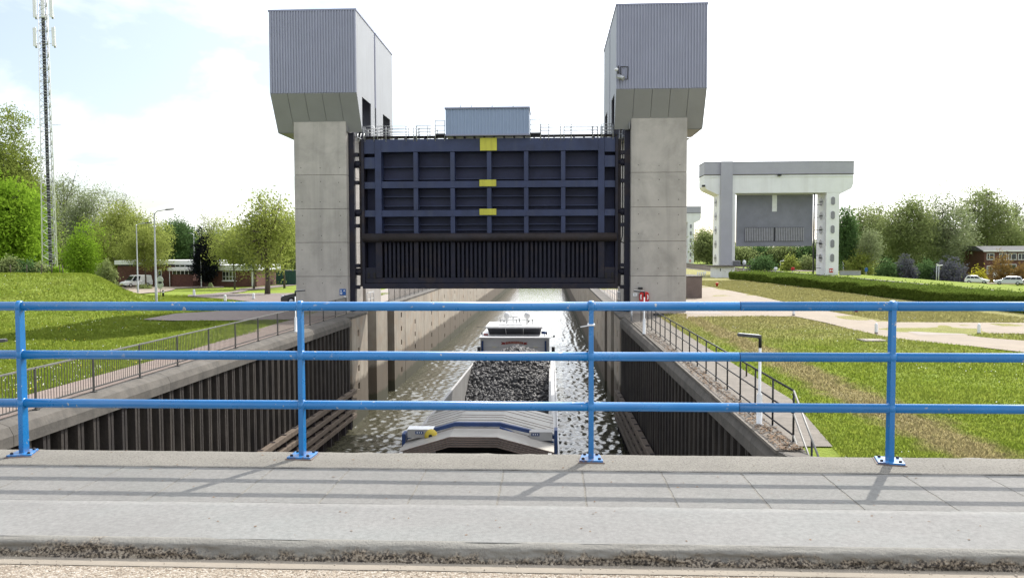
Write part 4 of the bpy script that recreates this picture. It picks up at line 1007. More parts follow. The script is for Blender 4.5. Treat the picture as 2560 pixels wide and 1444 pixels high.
# ------------------------------------------------------------------ lattice mast
MY = 78.0
def mast():
    p = PY(130, 690, MY); z0 = float(hgt(p[0], MY)); H = 36.0; t = thing('lattice_mast', 'tall triangular steel lattice mast with mobile phone antennas', 'mast', (p[0], MY, z0), world=False)
    wb, wt = .86, .40
    def leg(k, z):
        r_ = wb+(wt-wb)*z/H; a = R(100+120*k); return Vector((r_*math.cos(a)*.98, r_*math.sin(a)*.98, z))
    for k in range(3): MB().tube([leg(k, -.3), leg(k, H)], [.07, .045], 6).build('leg', 'white_metal', t)
    nz_ = 58; zz = [H*i/nz_ for i in range(nz_+1)]
    for k in range(3):
        m = MB()
        for i in range(nz_):
            a, b_ = (k, (k+1) % 3) if i % 2 else ((k+1) % 3, k)
            m.tube([leg(a, zz[i]), leg(b_, zz[i+1])], .026, 4, caps=False)
            if i % 2 == 0: m.tube([leg(k, zz[i]), leg((k+1) % 3, zz[i])], .022, 4, caps=False)
        m.build('bracing', 'galvanised', t, fix=False)
    # cable ladder inside
    MB().box(-.22, .10, -.12, -.04, 1.0, H-.5).build('cable_ladder', 'black_metal', t)
    m = MB()
    for i in range(120): m.box(-.30, .18, -.14, -.02, 1+i*.29, 1.03+i*.29)
    m.build('ladder_rungs', 'galvanised', t, fix=False)
    zpx = lambda py: float(PY(115, py, MY)[2])-z0
    for za, zb_, xs in ((70, 117, (-.92, 1.0)), (-45, 45, (-.85, .0, .85))):
        for x in xs:
            z1, z2 = zpx(zb_), zpx(za)
            m = MB().box(x-.17, x+.17, -.25, -.10, z1, z2) ; m.build('panel_antenna', 'white_metal', t, bevel=.04)
            MB().tube([(x, -.02, z1-.15), (x, -.02, z2+.1)], .035, 6).build('antenna_pole', 'galvanised', t)
            for zq in (z1+.3, z2-.3): MB().tube([(x, -.02, zq), (0, .1, zq)], .03, 6).build('antenna_arm', 'galvanised', t)
            MB().box(x+(.2 if x > 0 else -.0)*0-.1, x+.1, .0, .15, z1-.1, z1+.35).build('radio_unit', 'galvanised', t)
    MB().tube([(.5,0,zpx(313)),(1.4,0,zpx(313))], .03, 6).build('side_arm', 'galvanised', t)
    MB().box(-.9, -.5, -.6, -.2, -.2, 2.2).build('equipment_post', 'galvanised', t)
    return t
mast()
# ------------------------------------------------------------------ office building
OY = float(PG(400, 716)[1]); OZ = float(PG(400, 716)[2]); OK = OY/97.0
class OB(MB):
    # office is drawn with heights for 97 m; it stands farther off and lower, so heights scale with it
    def build(s, *a, **k):
        s.v = [(v[0], v[1], OZ+(v[2])*OK) for v in s.v]; return MB.build(s, *a, **k)
def office():
    P = lambda px, py, Y=OY: PY(px, py, Y)
    t = thing('office_building', 'low brick office with white roof bands and white window frames', 'building', (float(P(360,0)[0]), OY+4, OZ))
    xa, xb, xc, xd = float(P(276,0)[0]), float(P(478,0)[0]), float(P(545,0)[0]), float(P(634,0)[0])
    zr = 3.25
    OB().box(xa, xb, OY, OY+12, 0, 2.55).build('wall', 'brick', t)
    OB().box(xa-.3, xb+.2, OY-.4, OY+12.3, 2.75, zr).build('roof_band', 'white_paint', t)
    OB().box(xa+.1, xb-.1, OY+.05, OY+12, 2.55, 2.75).build('band_recess', 'dark_opening', t)
    # entrance part with clerestory
    ex0, ex1 = float(P(425,0)[0]), float(P(478,0)[0])
    OB().box(ex0, ex1, OY-1.6, OY-.02, 0, 1.55).build('entrance_wall', 'brick', t)
    OB().box(ex0-.3, ex1+.3, OY-2.4, OY-.42, 2.0, 2.38).build('canopy', 'white_paint', t)
    OB().box(ex0+.1, ex1-.1, OY-1.5, OY-.03, 1.55, 2.0).build('clerestory_glass', 'glass', t)
    for i in range(6): x = ex0+.1+(ex1-ex0-.2)*i/5; OB().box(x-.05, x+.05, OY-1.56, OY-1.42, 1.55, 2.0).build('mullion', 'white_paint', t)
    for i in range(4):
        x0 = ex0+.05+(ex1-ex0)*i/4; w = (ex1-ex0)/4-.12
        f = OB().box(x0, x0+w, OY-.43, OY-.40, 2.42, 2.73).build('window', 'white_paint', t); OB().box(x0+.06, x0+w-.06, OY-.45, OY-.432, 2.46, 2.70).build('pane', 'glass', f)
    OB().tube([(ex0-.1,OY-2.2,0),(ex0-.1,OY-2.2,2.0)], .06, 8).build('canopy_post', 'white_paint', t)
    d = OB().box(float(P(378,0)[0]), float(P(388,0)[0]), OY-.06, OY-.001, 0, 2.1).build('door', 'white_paint', t)
    OB().box(float(P(379.5,0)[0]), float(P(386.5,0)[0]), OY-.075, OY-.061, .9, 1.95).build('pane', 'glass', d)
    OB().box(float(P(379.5,0)[0]), float(P(386.5,0)[0]), OY-.075, OY-.061, .2, .75).build('pane', 'glass', d)
    # right wing
    OB().box(xc-3.2, xd, OY-1, OY+10, 0, 1.9).build('wall', 'brick', t)
    OB().box(xc-3.4, xd+.3, OY-1.4, OY+10.2, 2.0, 2.65).build('roof_band', 'white_paint', t)
    OB().box(xc-3.1, xd-.1, OY-.9, OY+10, 1.9, 2.0).build('band_recess', 'dark_opening', t)
    for i in range(4):
        x0 = float(P(549+8.3*i,0)[0]); w = 8.0/FPX*OY
        f = OB().box(x0, x0+w, OY-1.06, OY-1.001, .75, 1.9).build('window', 'white_paint', t)
        for zz in ((.82, 1.22), (1.28, 1.84)): OB().box(x0+.05, x0+w-.05, OY-1.075, OY-1.061, *zz).build('pane', 'glass', f)
    OB().box(float(P(549,0)[0])-.1, float(P(583,0)[0])+.1, OY-1.2, OY-1.001, .66, .745).build('window_sill', 'white_paint', t)
    OB().box(float(P(622,0)[0]), float(P(629,0)[0]), OY-1.05, OY-1.001, 0, 1.88).build('side_door', 'white_paint', t)
    return t
office()
t = thing('storage_container', 'dark green storage container among the trees beside the office', 'container', PG(712, 712))
q = PG(712, 712); CY = float(q[1]); CZ = float(q[2]); a, b = PY(690, 700, CY), PY(742, 700, CY); m = MB(); m.box(a[0], b[0], CY, CY+2.4, CZ+.1, CZ+2.5); m.build('container_body', 'green_container', t)
for i in range(12): x = a[0]+(b[0]-a[0])*(i+.5)/12; MB().box(x-.06, x+.06, CY-.04, CY-.001, CZ+.2, CZ+2.4).build('rib', 'green_container', t)
MB().box(a[0]-.03, b[0]+.03, CY-.05, CY+2.45, CZ+2.5, CZ+2.58).build('roof_rim', 'dark_metal', t)
t = thing('utility_cover', 'small pale green pyramid cover on the lawn by the conifer', 'cover', PG(527, 719), world=False)
m = MB(); m.add([(-.5,-.4,0),(.5,-.4,0),(.5,.4,0),(-.5,.4,0),(-.15,-.1,.85),(.1,-.1,.85),(.1,.1,.85),(-.15,.1,.85)], [(0,1,5,4),(1,2,6,5),(2,3,7,6),(3,0,4,7),(4,5,6,7)]); m.build('cover_body', 'leaf_grey', t); MB().box(-.55,.55,-.45,.45,-.05,.04).build('cover_foot', 'pad_concrete', t)
# ------------------------------------------------------------------ vehicles
def car(name, label, cat, loc, rz, paint, L=4.2, Wd=1.75, H=1.48, prof=None, glassband=None, van=False):
    t = thing(name, label, cat, loc, world=False, rz=rz)
    if prof is None:   # side profile x (front = +), z ; lower body then greenhouse
        low = [(-L/2, .32), (-L/2-.02, .62), (-L/2+.06, .93), (L/2-1.15, .93), (L/2-.25, .74), (L/2, .58), (L/2, .30)]
        top = [(-L/2+.08, .93), (-L/2+.38, H-.06), (-L/2+.95, H), (L/2-1.9, H-.03), (L/2-1.12, .92)]
    else: low, top = prof
    def loft(poly, w0, w1, zlo, zhi):
        m = MB(); n = len(poly); rows = []
        for y, ins in ((-1, 0), (-.82, .0), (.82, 0), (1, 0)):
            pass
        vs = []
        for sgn in (-1, 1):
            for (x, z) in poly:
                f = (z-zlo)/max(1e-6, zhi-zlo); w = w0+(w1-w0)*min(1, max(0, f)); vs.append((x, sgn*w/2, z))
        m.add(vs, [tuple(range(n)), tuple(range(2*n-1, n-1, -1))]+[(i, n+i, n+(i+1) % n, (i+1) % n) for i in range(n)])
        return m
    loft(low, Wd, Wd*.97, .3, .93).build('body', paint, t, bevel=.06)
    loft(top, Wd*.95, Wd*.76, .93, H).build('cabin', paint, t, bevel=.05)
    # side windows and screens slightly proud
    (x0, z0), (x1, z1) = top[0], top[1]; xr1 = top[-2]; xr0 = top[-1]
    def yat(z): f = (z-.93)/(H-.93); return (Wd*.95+(Wd*.76-Wd*.95)*f)/2
    for sgn in (-1, 1):
        segs = [(top[1][0]*.55+top[0][0]*.45+.12, top[1][0]+.16, -.05, .02), ] if False else None
        zl, zh = .97, H-.13
        def xl(z): f = (z-top[0][1])/(top[1][1]-top[0][1]); return top[0][0]+(top[1][0]-top[0][0])*f
        def xr(z): f = (z-xr0[1])/(xr1[1]-xr0[1]); return xr0[0]+(xr1[0]-xr0[0])*f
        cuts = [0, .30, .62, 1] if not van else [.62, .80, 1]
        for a, b_ in zip(cuts, cuts[1:]):
            q = []
            for f, z in ((a, zl), (b_, zl), (b_, zh), (a, zh)):
                l, r_ = xl(z)+.12, xr(z)-.10; x = l+(r_-l)*f + (.03 if f == a else -.03); q.append((x, sgn*(yat(z)+.012), z))
            MB().add(q+[(v[0], v[1]-sgn*.02, v[2]) for v in q], [(0,1,2,3),(4,5,6,7),(0,1,5,4),(1,2,6,5),(2,3,7,6),(3,0,4,7)]).build('side_window', 'glass', t)
    def screen(pa, pb, nm, sg_):
        q = []
        for f, s in ((.12, -1), (.12, 1), (.86, 1), (.86, -1)):
            x = pa[0]+(pb[0]-pa[0])*f; z = pa[1]+(pb[1]-pa[1])*f; q.append((x+sg_*.015, s*(yat(z)-.07), z+.012))
        MB().add(q+[(v[0]-sg_*.02, v[1], v[2]-.02) for v in q], [(0,1,2,3),(4,5,6,7),(0,1,5,4),(1,2,6,5),(2,3,7,6),(3,0,4,7)]).build(nm, 'glass', t)
    screen(top[-1], top[-2], 'windscreen', 1)
    if not van: screen(top[0], top[1], 'rear_window', -1)
    wx = L*.31; wr_ = .31 if not van else .33
    for sx in (-1, 1):
        for sy in (-1, 1):
            w = MB().lathe([(wr_*.55, -.10), (wr_*.96, -.10), (wr_, -.06), (wr_, .06), (wr_*.96, .10), (wr_*.55, .10)], (sx*wx, sy*(Wd/2-.09), wr_), 16, 'y').build('wheel', 'tyre', t)
            MB().lathe([(wr_*.6, 0), (wr_*.55, .02), (wr_*.2, .03)] if sy > 0 else [(wr_*.2, -.03), (wr_*.55, -.02), (wr_*.6, 0)], (sx*wx, sy*(Wd/2-.0), wr_), 12, 'y').build('rim', 'rim', w)
    for sy in (-1, 1):
        MB().cbox((L/2-.08, sy*(Wd/2-.28), .66), (.16, .36, .14)).build('headlight', 'headlight', t, bevel=.03)
        MB().cbox((-L/2+.03, sy*(Wd/2-.18), .80), (.10, .24, .22)).build('taillight', 'taillight', t, bevel=.03)
        MB().cbox((xr0[0]-.15, sy*(Wd/2+.10), 1.02), (.12, .20, .13)).build('mirror', paint, t, bevel=.03)
    MB().cbox((L/2+.01, 0, .50), (.04, .52, .11)).build('number_plate', 'yellow_reel', t)
    MB().cbox((L/2-.005, 0, .38), (.05, Wd*.6, .12)).build('grille', 'black_metal', t)
    return t
vp_ = ([(-2.4,.32),(-2.42,1.0),(1.35,1.0),(2.15,.86),(2.4,.66),(2.42,.34)], [(-2.38,1.0),(-2.28,1.9),(-1.6,1.96),(.65,1.93),(1.42,.99)])
v = PG(327, 719); car('delivery_van', 'white delivery van with black grille parked by the office', 'van', (v[0]+.3, v[1]+1.2, v[2]+.1), R(-122), 'car_white', 4.8, 1.9, 1.96, vp_, van=True)
q = PY(720, 745, 58); car('black_car', 'black car mostly hidden behind the left gate tower', 'car', (q[0]+1.75, 58.2, 0), R(183), 'car_black')
# ------------------------------------------------------------------ barge
def barge():
    hx0, hx1 = -6.35, .36; t = thing('cargo_barge', 'grey and white cargo barge loaded with coal sailing out of the lock', 'barge', (-3.0, 50, WZ))
    def zc(y): return -4.77+(62.8-y)*(.41/19.0)          # coaming top, bow trimmed up
    ya, yb = 22.0, 78.0
    # hull sides as a loft
    def ring(y, w=1.0, zd=None):
        z = zc(y)-.95; c = (hx0+hx1)/2; h = (hx1-hx0)/2*w
        return [(c-h*.9, y, -9.0), (c-h, y, WZ-.3), (c-h, y, z), (c+h, y, z), (c+h, y, WZ-.3), (c+h*.9, y, -9.0)]
    m = MB(); st = [(20.5,.25),(21.5,.6),(23.5,.9),(27,1),(40,1),(60,1),(74,1),(77,.92),(79,.75)]
    for k, (y, w) in enumerate(st):
        m.v += ring(y, w)
    for k in range(len(st)-1):
        for q in range(6):
            if q == 2: continue
            m.f.append((k*6+q, k*6+(q+1) % 6, (k+1)*6+(q+1) % 6, (k+1)*6+q)); m.sm.append(False)
    m.f += [tuple(range(6)), tuple((len(st)-1)*6+q for q in range(6))]; m.sm += [False, False]
    m.build('hull', 'barge_dark', t)
    # side decks, coaming walls
    for s, x0, x1 in ((-1, hx0, -6.02), (1, .02, hx1)):
        v = []
        for y in (26, 77): z = zc(y)-.95; v += [(x0, y, z-.1), (x1, y, z-.1), (x1, y, z+.02), (x0, y, z+.02)]
        MB().add(v, [(0,1,2,3),(4,5,6,7),(0,1,5,4),(1,2,6,5),(2,3,7,6),(3,0,4,7)]).build('side_deck', 'barge_white', t)
        xe = x0 if s < 0 else x1
        v = []
        for y in (26, 77): z = zc(y)-.9; v += [(xe-.03, y, z), (xe+.03, y, z), (xe+.03, y, z+.16), (xe-.03, y, z+.16)]
        MB().add(v, [(0,1,2,3),(4,5,6,7),(0,1,5,4),(1,2,6,5),(2,3,7,6),(3,0,4,7)]).build('gunwale', 'barge_white', t)
    for s, x0, x1 in ((-1, -6.04, -5.90), (1, -.10, .04)):
        yy = 26.0
        while yy < 62.5:
            y2 = min(yy+3.05, 62.8); v = []
            for y in (yy+.01, y2-.01): v += [(x0, y, -8.8), (x1, y, -8.8), (x1, y, zc(y)), (x0, y, zc(y))]
            MB().add(v, [(0,1,2,3),(4,5,6,7),(0,1,5,4),(1,2,6,5),(2,3,7,6),(3,0,4,7)]).build('coaming_plate', 'barge_grey', t); yy = y2
    MB().box(-5.9, -.1, 27.4, 63, -8.9, -8.8).build('hold_floor', 'barge_dark', t)
    MB().box(-5.9, -.1, 40.2, 40.3, -8.8, -5.2).build('hold_bulkhead', 'barge_dark', t)
    # arched rear bulkhead of the hold
    p = [PY(*q, 62.8) for q in ((1189,906),(1230,879),(1265,869.5),(1300,869),(1330,873),(1380,882),(1380,906))]
    ap = [(-5.9, -8.8), (-5.9, -4.9), (-4.9, -4.35), (-3.9, -3.98), (-2.9, -3.86), (-1.9, -3.98), (-.9, -4.3), (-.1, -4.75), (-.1, -8.8)]
    MB().prism(ap, 62.8, 62.9, 'y').build('end_bulkhead', 'barge_grey', t)
    # coal heap: base surface and loose lumps
    nx_, ny_ = 46, 150; ys_ = np.linspace(49.0, 62.7, ny_); xs_ = np.linspace(-5.9, -.1, nx_)
    Xc, Yc = np.meshgrid(xs_, ys_, indexing='ij')
    def heap(x, y):
        dx = (x+2.7)*.95; dy = np.maximum(0, 59.6-y); d = np.sqrt(dx*dx+dy*dy+.35)
        return -3.34-.50*d+(fnoise(x*.5+3, y*.5, 3, 9)-.45)*.5+(fnoise(x*2.2, y*2.2, 3, 5)-.45)*.28
    Zc = heap(Xc, Yc); Vv = np.stack([Xc, Yc, Zc], -1).reshape(-1, 3)
    Ff = np.array([(i*ny_+j, (i+1)*ny_+j, (i+1)*ny_+j+1, i*ny_+j+1) for i in range(nx_-1) for j in range(ny_-1)])
    npmesh('coal_bed', Vv, Ff, 'coal', t)
    n = 15000; x = rng.uniform(-5.85, -.15, n); y = rng.uniform(49.2, 62.6, n); s = .05+.17*rng.random(n)**2.2; z = heap(x, y)+s*.4
    oc = np.array([(1,0,0),(-1,0,0),(0,1,0),(0,-1,0),(0,0,1),(0,0,-1)], float); of = np.array([(0,2,4),(2,1,4),(1,3,4),(3,0,4),(2,0,5),(1,2,5),(3,1,5),(0,3,5)])
    Vv = oc[None]*rng.uniform(.5, 1.25, (n, 6, 1)); Rm = np.linalg.qr(rng.normal(size=(n, 3, 3)))[0]; Vv = np.einsum('nij,nkj->nki', Rm, Vv)*s[:, None, None]+np.stack([x, y, z], 1)[:, None]
    npmesh('coal_lumps', Vv.reshape(-1, 3), (of[None]+6*np.arange(n)[:, None, None]).reshape(-1, 3), 'coal', t, 'stuff')
    # hatch covers: gabled, flat along the ridge
    def cover(y0, y1, zoff, nm='hatch_cover', hw=3.12, drop=.62, seams=0):
        c = -2.98; z = zc((y0+y1)/2)+zoff
        pr_ = [(-hw, 0), (-1.05, drop), (.85, drop), (hw, .03)]
        poly = [(c+a, z+b_) for a, b_ in pr_]+[(c+a, z+b_-.06) for a, b_ in reversed(pr_)]
        o = MB().prism(poly, y0, y1, 'y').build(nm, 'hatch_alu', t)
        for i in range(1, seams+1):
            yy = y0+(y1-y0)*i/(seams+1)
            pp = [(c+a, z+b_+.012) for a, b_ in pr_]+[(c+a, z+b_-.01) for a, b_ in reversed(pr_)]
            MB().prism(pp, yy-.02, yy+.02, 'y').build('hatch_seam', 'hatch_edge', o)
        return o, z
    cover(36.2, 39.4, -.06, seams=4); cover(34.6, 36.1, .08, seams=2)
    # stack of covers over the forward hold
    y0s = 31.2
    for i in range(5):
        o, z = cover(y0s+.04*i, 34.5, -.30+.08*i, seams=1 if i == 4 else 0)
        c = -2.98; pr_ = [(-3.12, 0), (-1.05, .62), (.85, .62), (3.12, .03)]
        poly = [(c+a, z+b_-.0) for a, b_ in pr_]+[(c+a, z+b_-.055) for a, b_ in reversed(pr_)]
        MB().prism(poly, y0s+.04*i-.03, y0s+.04*i-.001, 'y').build('hatch_lip', 'hatch_edge', o)
    # blue hatch gantry
    zg = zc(33.0)+.08; c = -2.98; yg = 33.2
    pts = [(c-3.1, yg, zg+.02), (c-1.05, yg, zg+.60), (c+.85, yg, zg+.60), (c+3.15, yg, zg+.08)]
    m = MB()
    for a, b_ in zip(pts, pts[1:]):
        m.hexa([(a[0],yg-.10,a[2]),(b_[0],yg-.10,b_[2]),(b_[0],yg+.10,b_[2]),(a[0],yg+.10,a[2]),(a[0],yg-.10,a[2]+.16),(b_[0],yg-.10,b_[2]+.16),(b_[0],yg+.10,b_[2]+.16),(a[0],yg+.10,a[2]+.16)])
    m.build('gantry_beam', 'barge_blue', t)
    MB().tube([(c+.85, yg-.25, zg+.60), (c+1.9, yg-.25, zg+.18), (c+3.1, yg-.25, zg-.02)], .06, 6).build('gantry_strut', 'barge_blue', t)
    MB().tube([(c-3.1, yg-.3, zg-.1), (c-1.7, yg-.3, zg+.08)], .05, 6).build('gantry_strut', 'barge_blue', t)
    for sx in (-1, 1):
        x = c+sx*3.2; MB().box(x-.07, x+.07, yg-.3, yg+.3, zg-1.3, zg+(.50 if sx > 0 else .30)).build('gantry_leg', 'barge_blue', t)
        MB().box(x-.12, x+.12, yg-.7, yg+.7, zg-1.4, zg-1.25).build('gantry_bogie', 'barge_dark', t)
    MB().box(c-3.0, c-1.95, yg-.45, yg+.15, zg+.18, zg+.52).build('control_box', 'barge_grey', t); MB().box(c-3.02, c-1.93, yg-.47, yg+.17, zg+.522, zg+.545).build('box_lid', 'white_metal', t)
    MB().box(c+2.1, c+3.05, yg-.45, yg+.15, zg+.10, zg+.46).build('control_box', 'barge_grey', t)
    for bx, bz in ((c-2.5, zg+.40), (c+2.35, zg+.36)):
        MB().box(bx-.17, bx+.17, yg-.462, yg-.451, bz-.06, bz+.06).build('box_badge', 'barge_blue', t)
        for k in (-1, 0, 1): MB().box(bx+k*.09-.02, bx+k*.09+.02, yg-.470, yg-.463, bz-.02, bz+.03).build('badge_mark', 'white_metal', t)
    MB().lathe([(.10,-.12),(.26,-.10),(.26,-.06),(.14,-.05),(.14,.05),(.26,.06),(.26,.10),(.1,.12)], (c-2.0, yg-.55, zg+.30), 16, 'y').build('hose_reel', 'yellow_reel', t)
    MB().lathe([(.08,-.14),(.08,.14)], (c-2.0, yg-.56, zg+.30), 10, 'y').build('reel_hub', 'black_metal', t)
    # accommodation block and wheelhouse
    yw = 64.2
    P = lambda px, py, Y=yw: PY(px, py, Y)
    ax0, ax1 = float(P(1201,860)[0]), float(P(1373.5,860)[0]); az0, az1 = float(P(1290,895)[2]), float(P(1290,845)[2])
    MB().box(ax0, ax1, yw, yw+7.5, az0-.9, az1).build('deckhouse', 'barge_white', t, bevel=.04)
    MB().box(ax0-.1, ax1+.1, yw-.22, yw+7.6, az1+.002, az1+.09).build('deckhouse_roof', 'barge_white', t, bevel=.02)
    zr_ = float(P(1290,864.5)[2]); MB().box(ax0+.35, ax1-.25, yw-.07, yw-.001, zr_-.02, zr_+.02).build('trim_strip', 'white_metal', t)
    for px in (1206.5, 1364): x = float(P(px,870)[0]); MB().box(x-.08, x+.08, yw-.28, yw-.08, az0-.6, float(P(px,851)[2])).build('support_post', 'barge_blue', t)
    for px in (1236, 1339): q = P(px, 867); MB().cbox((q[0], yw-.03, q[2]), (.34, .05, .08)).build('deck_light', 'pale_lamp', t)
    for px in (1198, 1383): q = P(px, 876); MB().tube([(q[0], yw-.3, q[2]-.4), (q[0], yw-.3, q[2]+.35)], .13, 10).build('ventilator', 'black_metal', t)
    # wheelhouse
    y2 = yw+1.5; Q = lambda px, py: PY(px, py, y2)
    a0, a1 = Q(1224, 834), Q(1350.5, 836); b0, b1 = Q(1219, 818), Q(1354, 820)
    zb0 = float(Q(1290, 841)[2]); zt0 = float(Q(1290, 819)[2]); zm = float(Q(1290, 835.5)[2])
    m = MB(); m.hexa([(a0[0],y2,az1+.09),(a1[0],y2,az1+.09),(a1[0],y2+3.6,az1+.09),(a0[0],y2+3.6,az1+.09),(a0[0],y2,zm),(a1[0],y2,zm),(a1[0],y2+3.6,zm),(a0[0],y2+3.6,zm)]); m.build('wheelhouse_base', 'barge_white', t)
    n = 3; w0 = (a1[0]-a0[0])/n; w1 = (b1[0]-b0[0])/n
    for i in range(n):
        q = [(a0[0]+w0*i+.03, y2, zm), (a0[0]+w0*(i+1)-.03, y2, zm), (b0[0]+w1*(i+1)-.03, y2-.35, zt0), (b0[0]+w1*i+.03, y2-.35, zt0)]
        MB().add(q+[(v[0], v[1]+.04, v[2]) for v in q], [(0,1,2,3),(4,5,6,7),(0,1,5,4),(1,2,6,5),(2,3,7,6),(3,0,4,7)]).build('wheelhouse_window', 'barge_glass', t)
    for i in range(n+1):
        MB().tube([(a0[0]+w0*i, y2+.01, zm), (b0[0]+w1*i, y2-.34, zt0)], .03, 6).build('window_pillar', 'barge_white', t)
    for xa, xb in ((a0[0], b0[0]), (a1[0], b1[0])):
        q = [(xa, y2+.05, zm), (xa, y2+3.6, zm), (xb, y2+3.6, zt0), (xb, y2-.3, zt0)]
        MB().add(q+[(v[0]+.03, v[1], v[2]) for v in q], [(0,1,2,3),(4,5,6,7),(0,1,5,4),(1,2,6,5),(2,3,7,6),(3,0,4,7)]).build('side_window', 'barge_glass', t)
    MB().box(a0[0]+.1, a1[0]-.1, y2+.9, y2+1.2, az1, zt0-.1).build('helm_console', 'barge_dark', t)
    MB().box(b0[0]-.15, b1[0]+.1, y2-.65, y2+3.8, zt0+.002, zt0+.16).build('wheelhouse_roof', 'barge_white', t, bevel=.05)
    MB().box(b0[0]+.9, b1[0]-1.6, y2+.2, y2+.9, zt0+.16, zt0+.24).build('roof_hatch', 'barge_white', t)
    # roof gear
    for px in (1267, 1318): q = PY(px, 789, y2+1.5); MB().lathe([(.08,-.75),(.10,-.3),(.14,-.26),(.24,-.12),(.27,.05),(.2,.24),(.05,.31)], q, 14).build('satellite_dome', 'white_metal', t)
    zz = float(PY(1290, 799, y2+1.2)[2])
    MB().tube([(b0[0]+.9, y2+1.2, zz), (b1[0]-.7, y2+1.2, zz)], .03, 6).build('mast_bar', 'white_metal', t)
    for px in (1250.5, 1291, 1331.5): q = PY(px, 799, y2+1.2); MB().tube([(q[0], y2+1.2, zt0+.14), (q[0], y2+1.2, q[2]+.05)], .03, 6).build('mast_post', 'dark_metal', t)
    q = PY(1283, 791, y2+1.6); MB().cbox((q[0], q[1], q[2]), (.75, .12, .08)).build('radar_scanner', 'white_metal', t); MB().tube([(q[0], q[1], zt0+.14), q], .06, 8).build('radar_post', 'white_metal', t)
    for px in (1260, 1322): q = PY(px, 803, y2+1.1); MB().cbox(q, (.12, .12, .12)).build('search_light', 'black_metal', t); MB().tube([(q[0], q[1], zt0+.14), q], .02, 6).build('light_post', 'dark_metal', t)
    q = PY(1299, 802, y2+1.0); MB().tube([(q[0]-.05, q[1], q[2]+.25), (q[0]+.08, q[1], zt0+.14)], .04, 6).build('horn', 'dark_metal', t)
    MB().tube([PY(1192, 817, y2), PY(1216, 817.5, y2)], .02, 6).build('signal_boom', 'dark_metal', t)
    MB().tube([PY(1332, 807, y2), PY(1346, 807.5, y2), PY(1349, 811, y2)], .03, 6).build('roof_rail', 'white_metal', t)
    for px, py in ((1205, 833), (1367, 833)): q = PY(px, py, yw+.5); MB().cbox((q[0], q[1], q[2]), (.10, .14, .20)).build('navigation_light', 'black_metal', t); MB().tube([(q[0], q[1], az1+.05), q], .03, 6).build('light_post', 'white_metal', t)
    for px, py, mt in ((1214.5, 835, 'red_plastic'), (1214.5, 838.5, 'red_plastic')):
        q = PY(px, py, yw+1.2); MB().cbox(q, (.36, .05, .07)).build('red_board', mt, t)
    q = PY(1214.5, 840, yw+1.2); MB().cbox((q[0], q[1]+.06, (q[2]+az1)/2+.05), (.40, .05, q[2]-az1+.35)).build('board_panel', 'white_metal', t)
    q = PY(1361, 831, yw+.9); MB().tube([(q[0]-.25, q[1], q[2]), (q[0]+.25, q[1], q[2]-.02)], .12, 10).build('covered_spotlight', 'barge_blue', t); MB().tube([(q[0], q[1], az1+.05), q], .04, 6).build('light_post', 'white_metal', t)
    for px in (1384, 1386): q = PY(px, 840, yw+.5); MB().cbox(q, (.07, .07, .16)).build('fender_clip', 'dark_metal', t)
    MB().tube([PY(1372, 842.5, yw+.5), PY(1386, 842.5, yw+.5)], .025, 6).build('clip_arm', 'white_metal', t)
    # red ribbon name board with the ship's name
    def rp(px, py): q = PY(px, py, yw-.05); return (q[0], q[2])
    mid = [rp(1264,854.2), rp(1275,853), rp(1286,852.6), rp(1297,853), rp(1308,854.4), rp(1308,859.8), rp(1297,858.6), rp(1286,858.2), rp(1275,858.6), rp(1264,860)]
    rb = MB().prism(mid, yw-.10, yw-.02, 'y').build('name_ribbon', 'ribbon_red', t)
    for pts_ in ([(1251.5,854),(1263,856),(1263,860.5),(1252,860.5),(1255.5,857)], [(1319.5,855),(1309,856),(1309,860.8),(1319,860.8),(1315.5,857.6)]):
        MB().prism([rp(*q) for q in pts_], yw-.07, yw-.015, 'y').build('ribbon_tail', 'ribbon_red', rb)
    cu = bpy.data.curves.new('name', 'FONT'); cu.body = 'BLACKFORD'; cu.align_x = 'CENTER'; cu.size = .19; cu.extrude = .004; cu.space_character = 1.25
    to = bpy.data.objects.new('tmp', cu); C.objects.link(to); bpy.context.view_layer.update()
    me = bpy.data.meshes.new_from_object(to); bpy.data.objects.remove(to); q = rp(1286, 857.2)
    o = link('name_lettering', me, 'lettering', rb); o.location = (q[0]-OFF[t][0], yw-.108-OFF[t][1], q[1]-OFF[t][2]); o.rotation_euler = (R(90), 0, 0)
    # bits along the right side deck
    for px, py in ((1390, 938), (1394, 1045)): q = PX(px, py, .26); MB().box(.20, .32, q[1]-.1, q[1]+.1, zc(q[1])-.95, zc(q[1])-.45).build('side_bollard', 'black_metal', t)
    return t
barge()
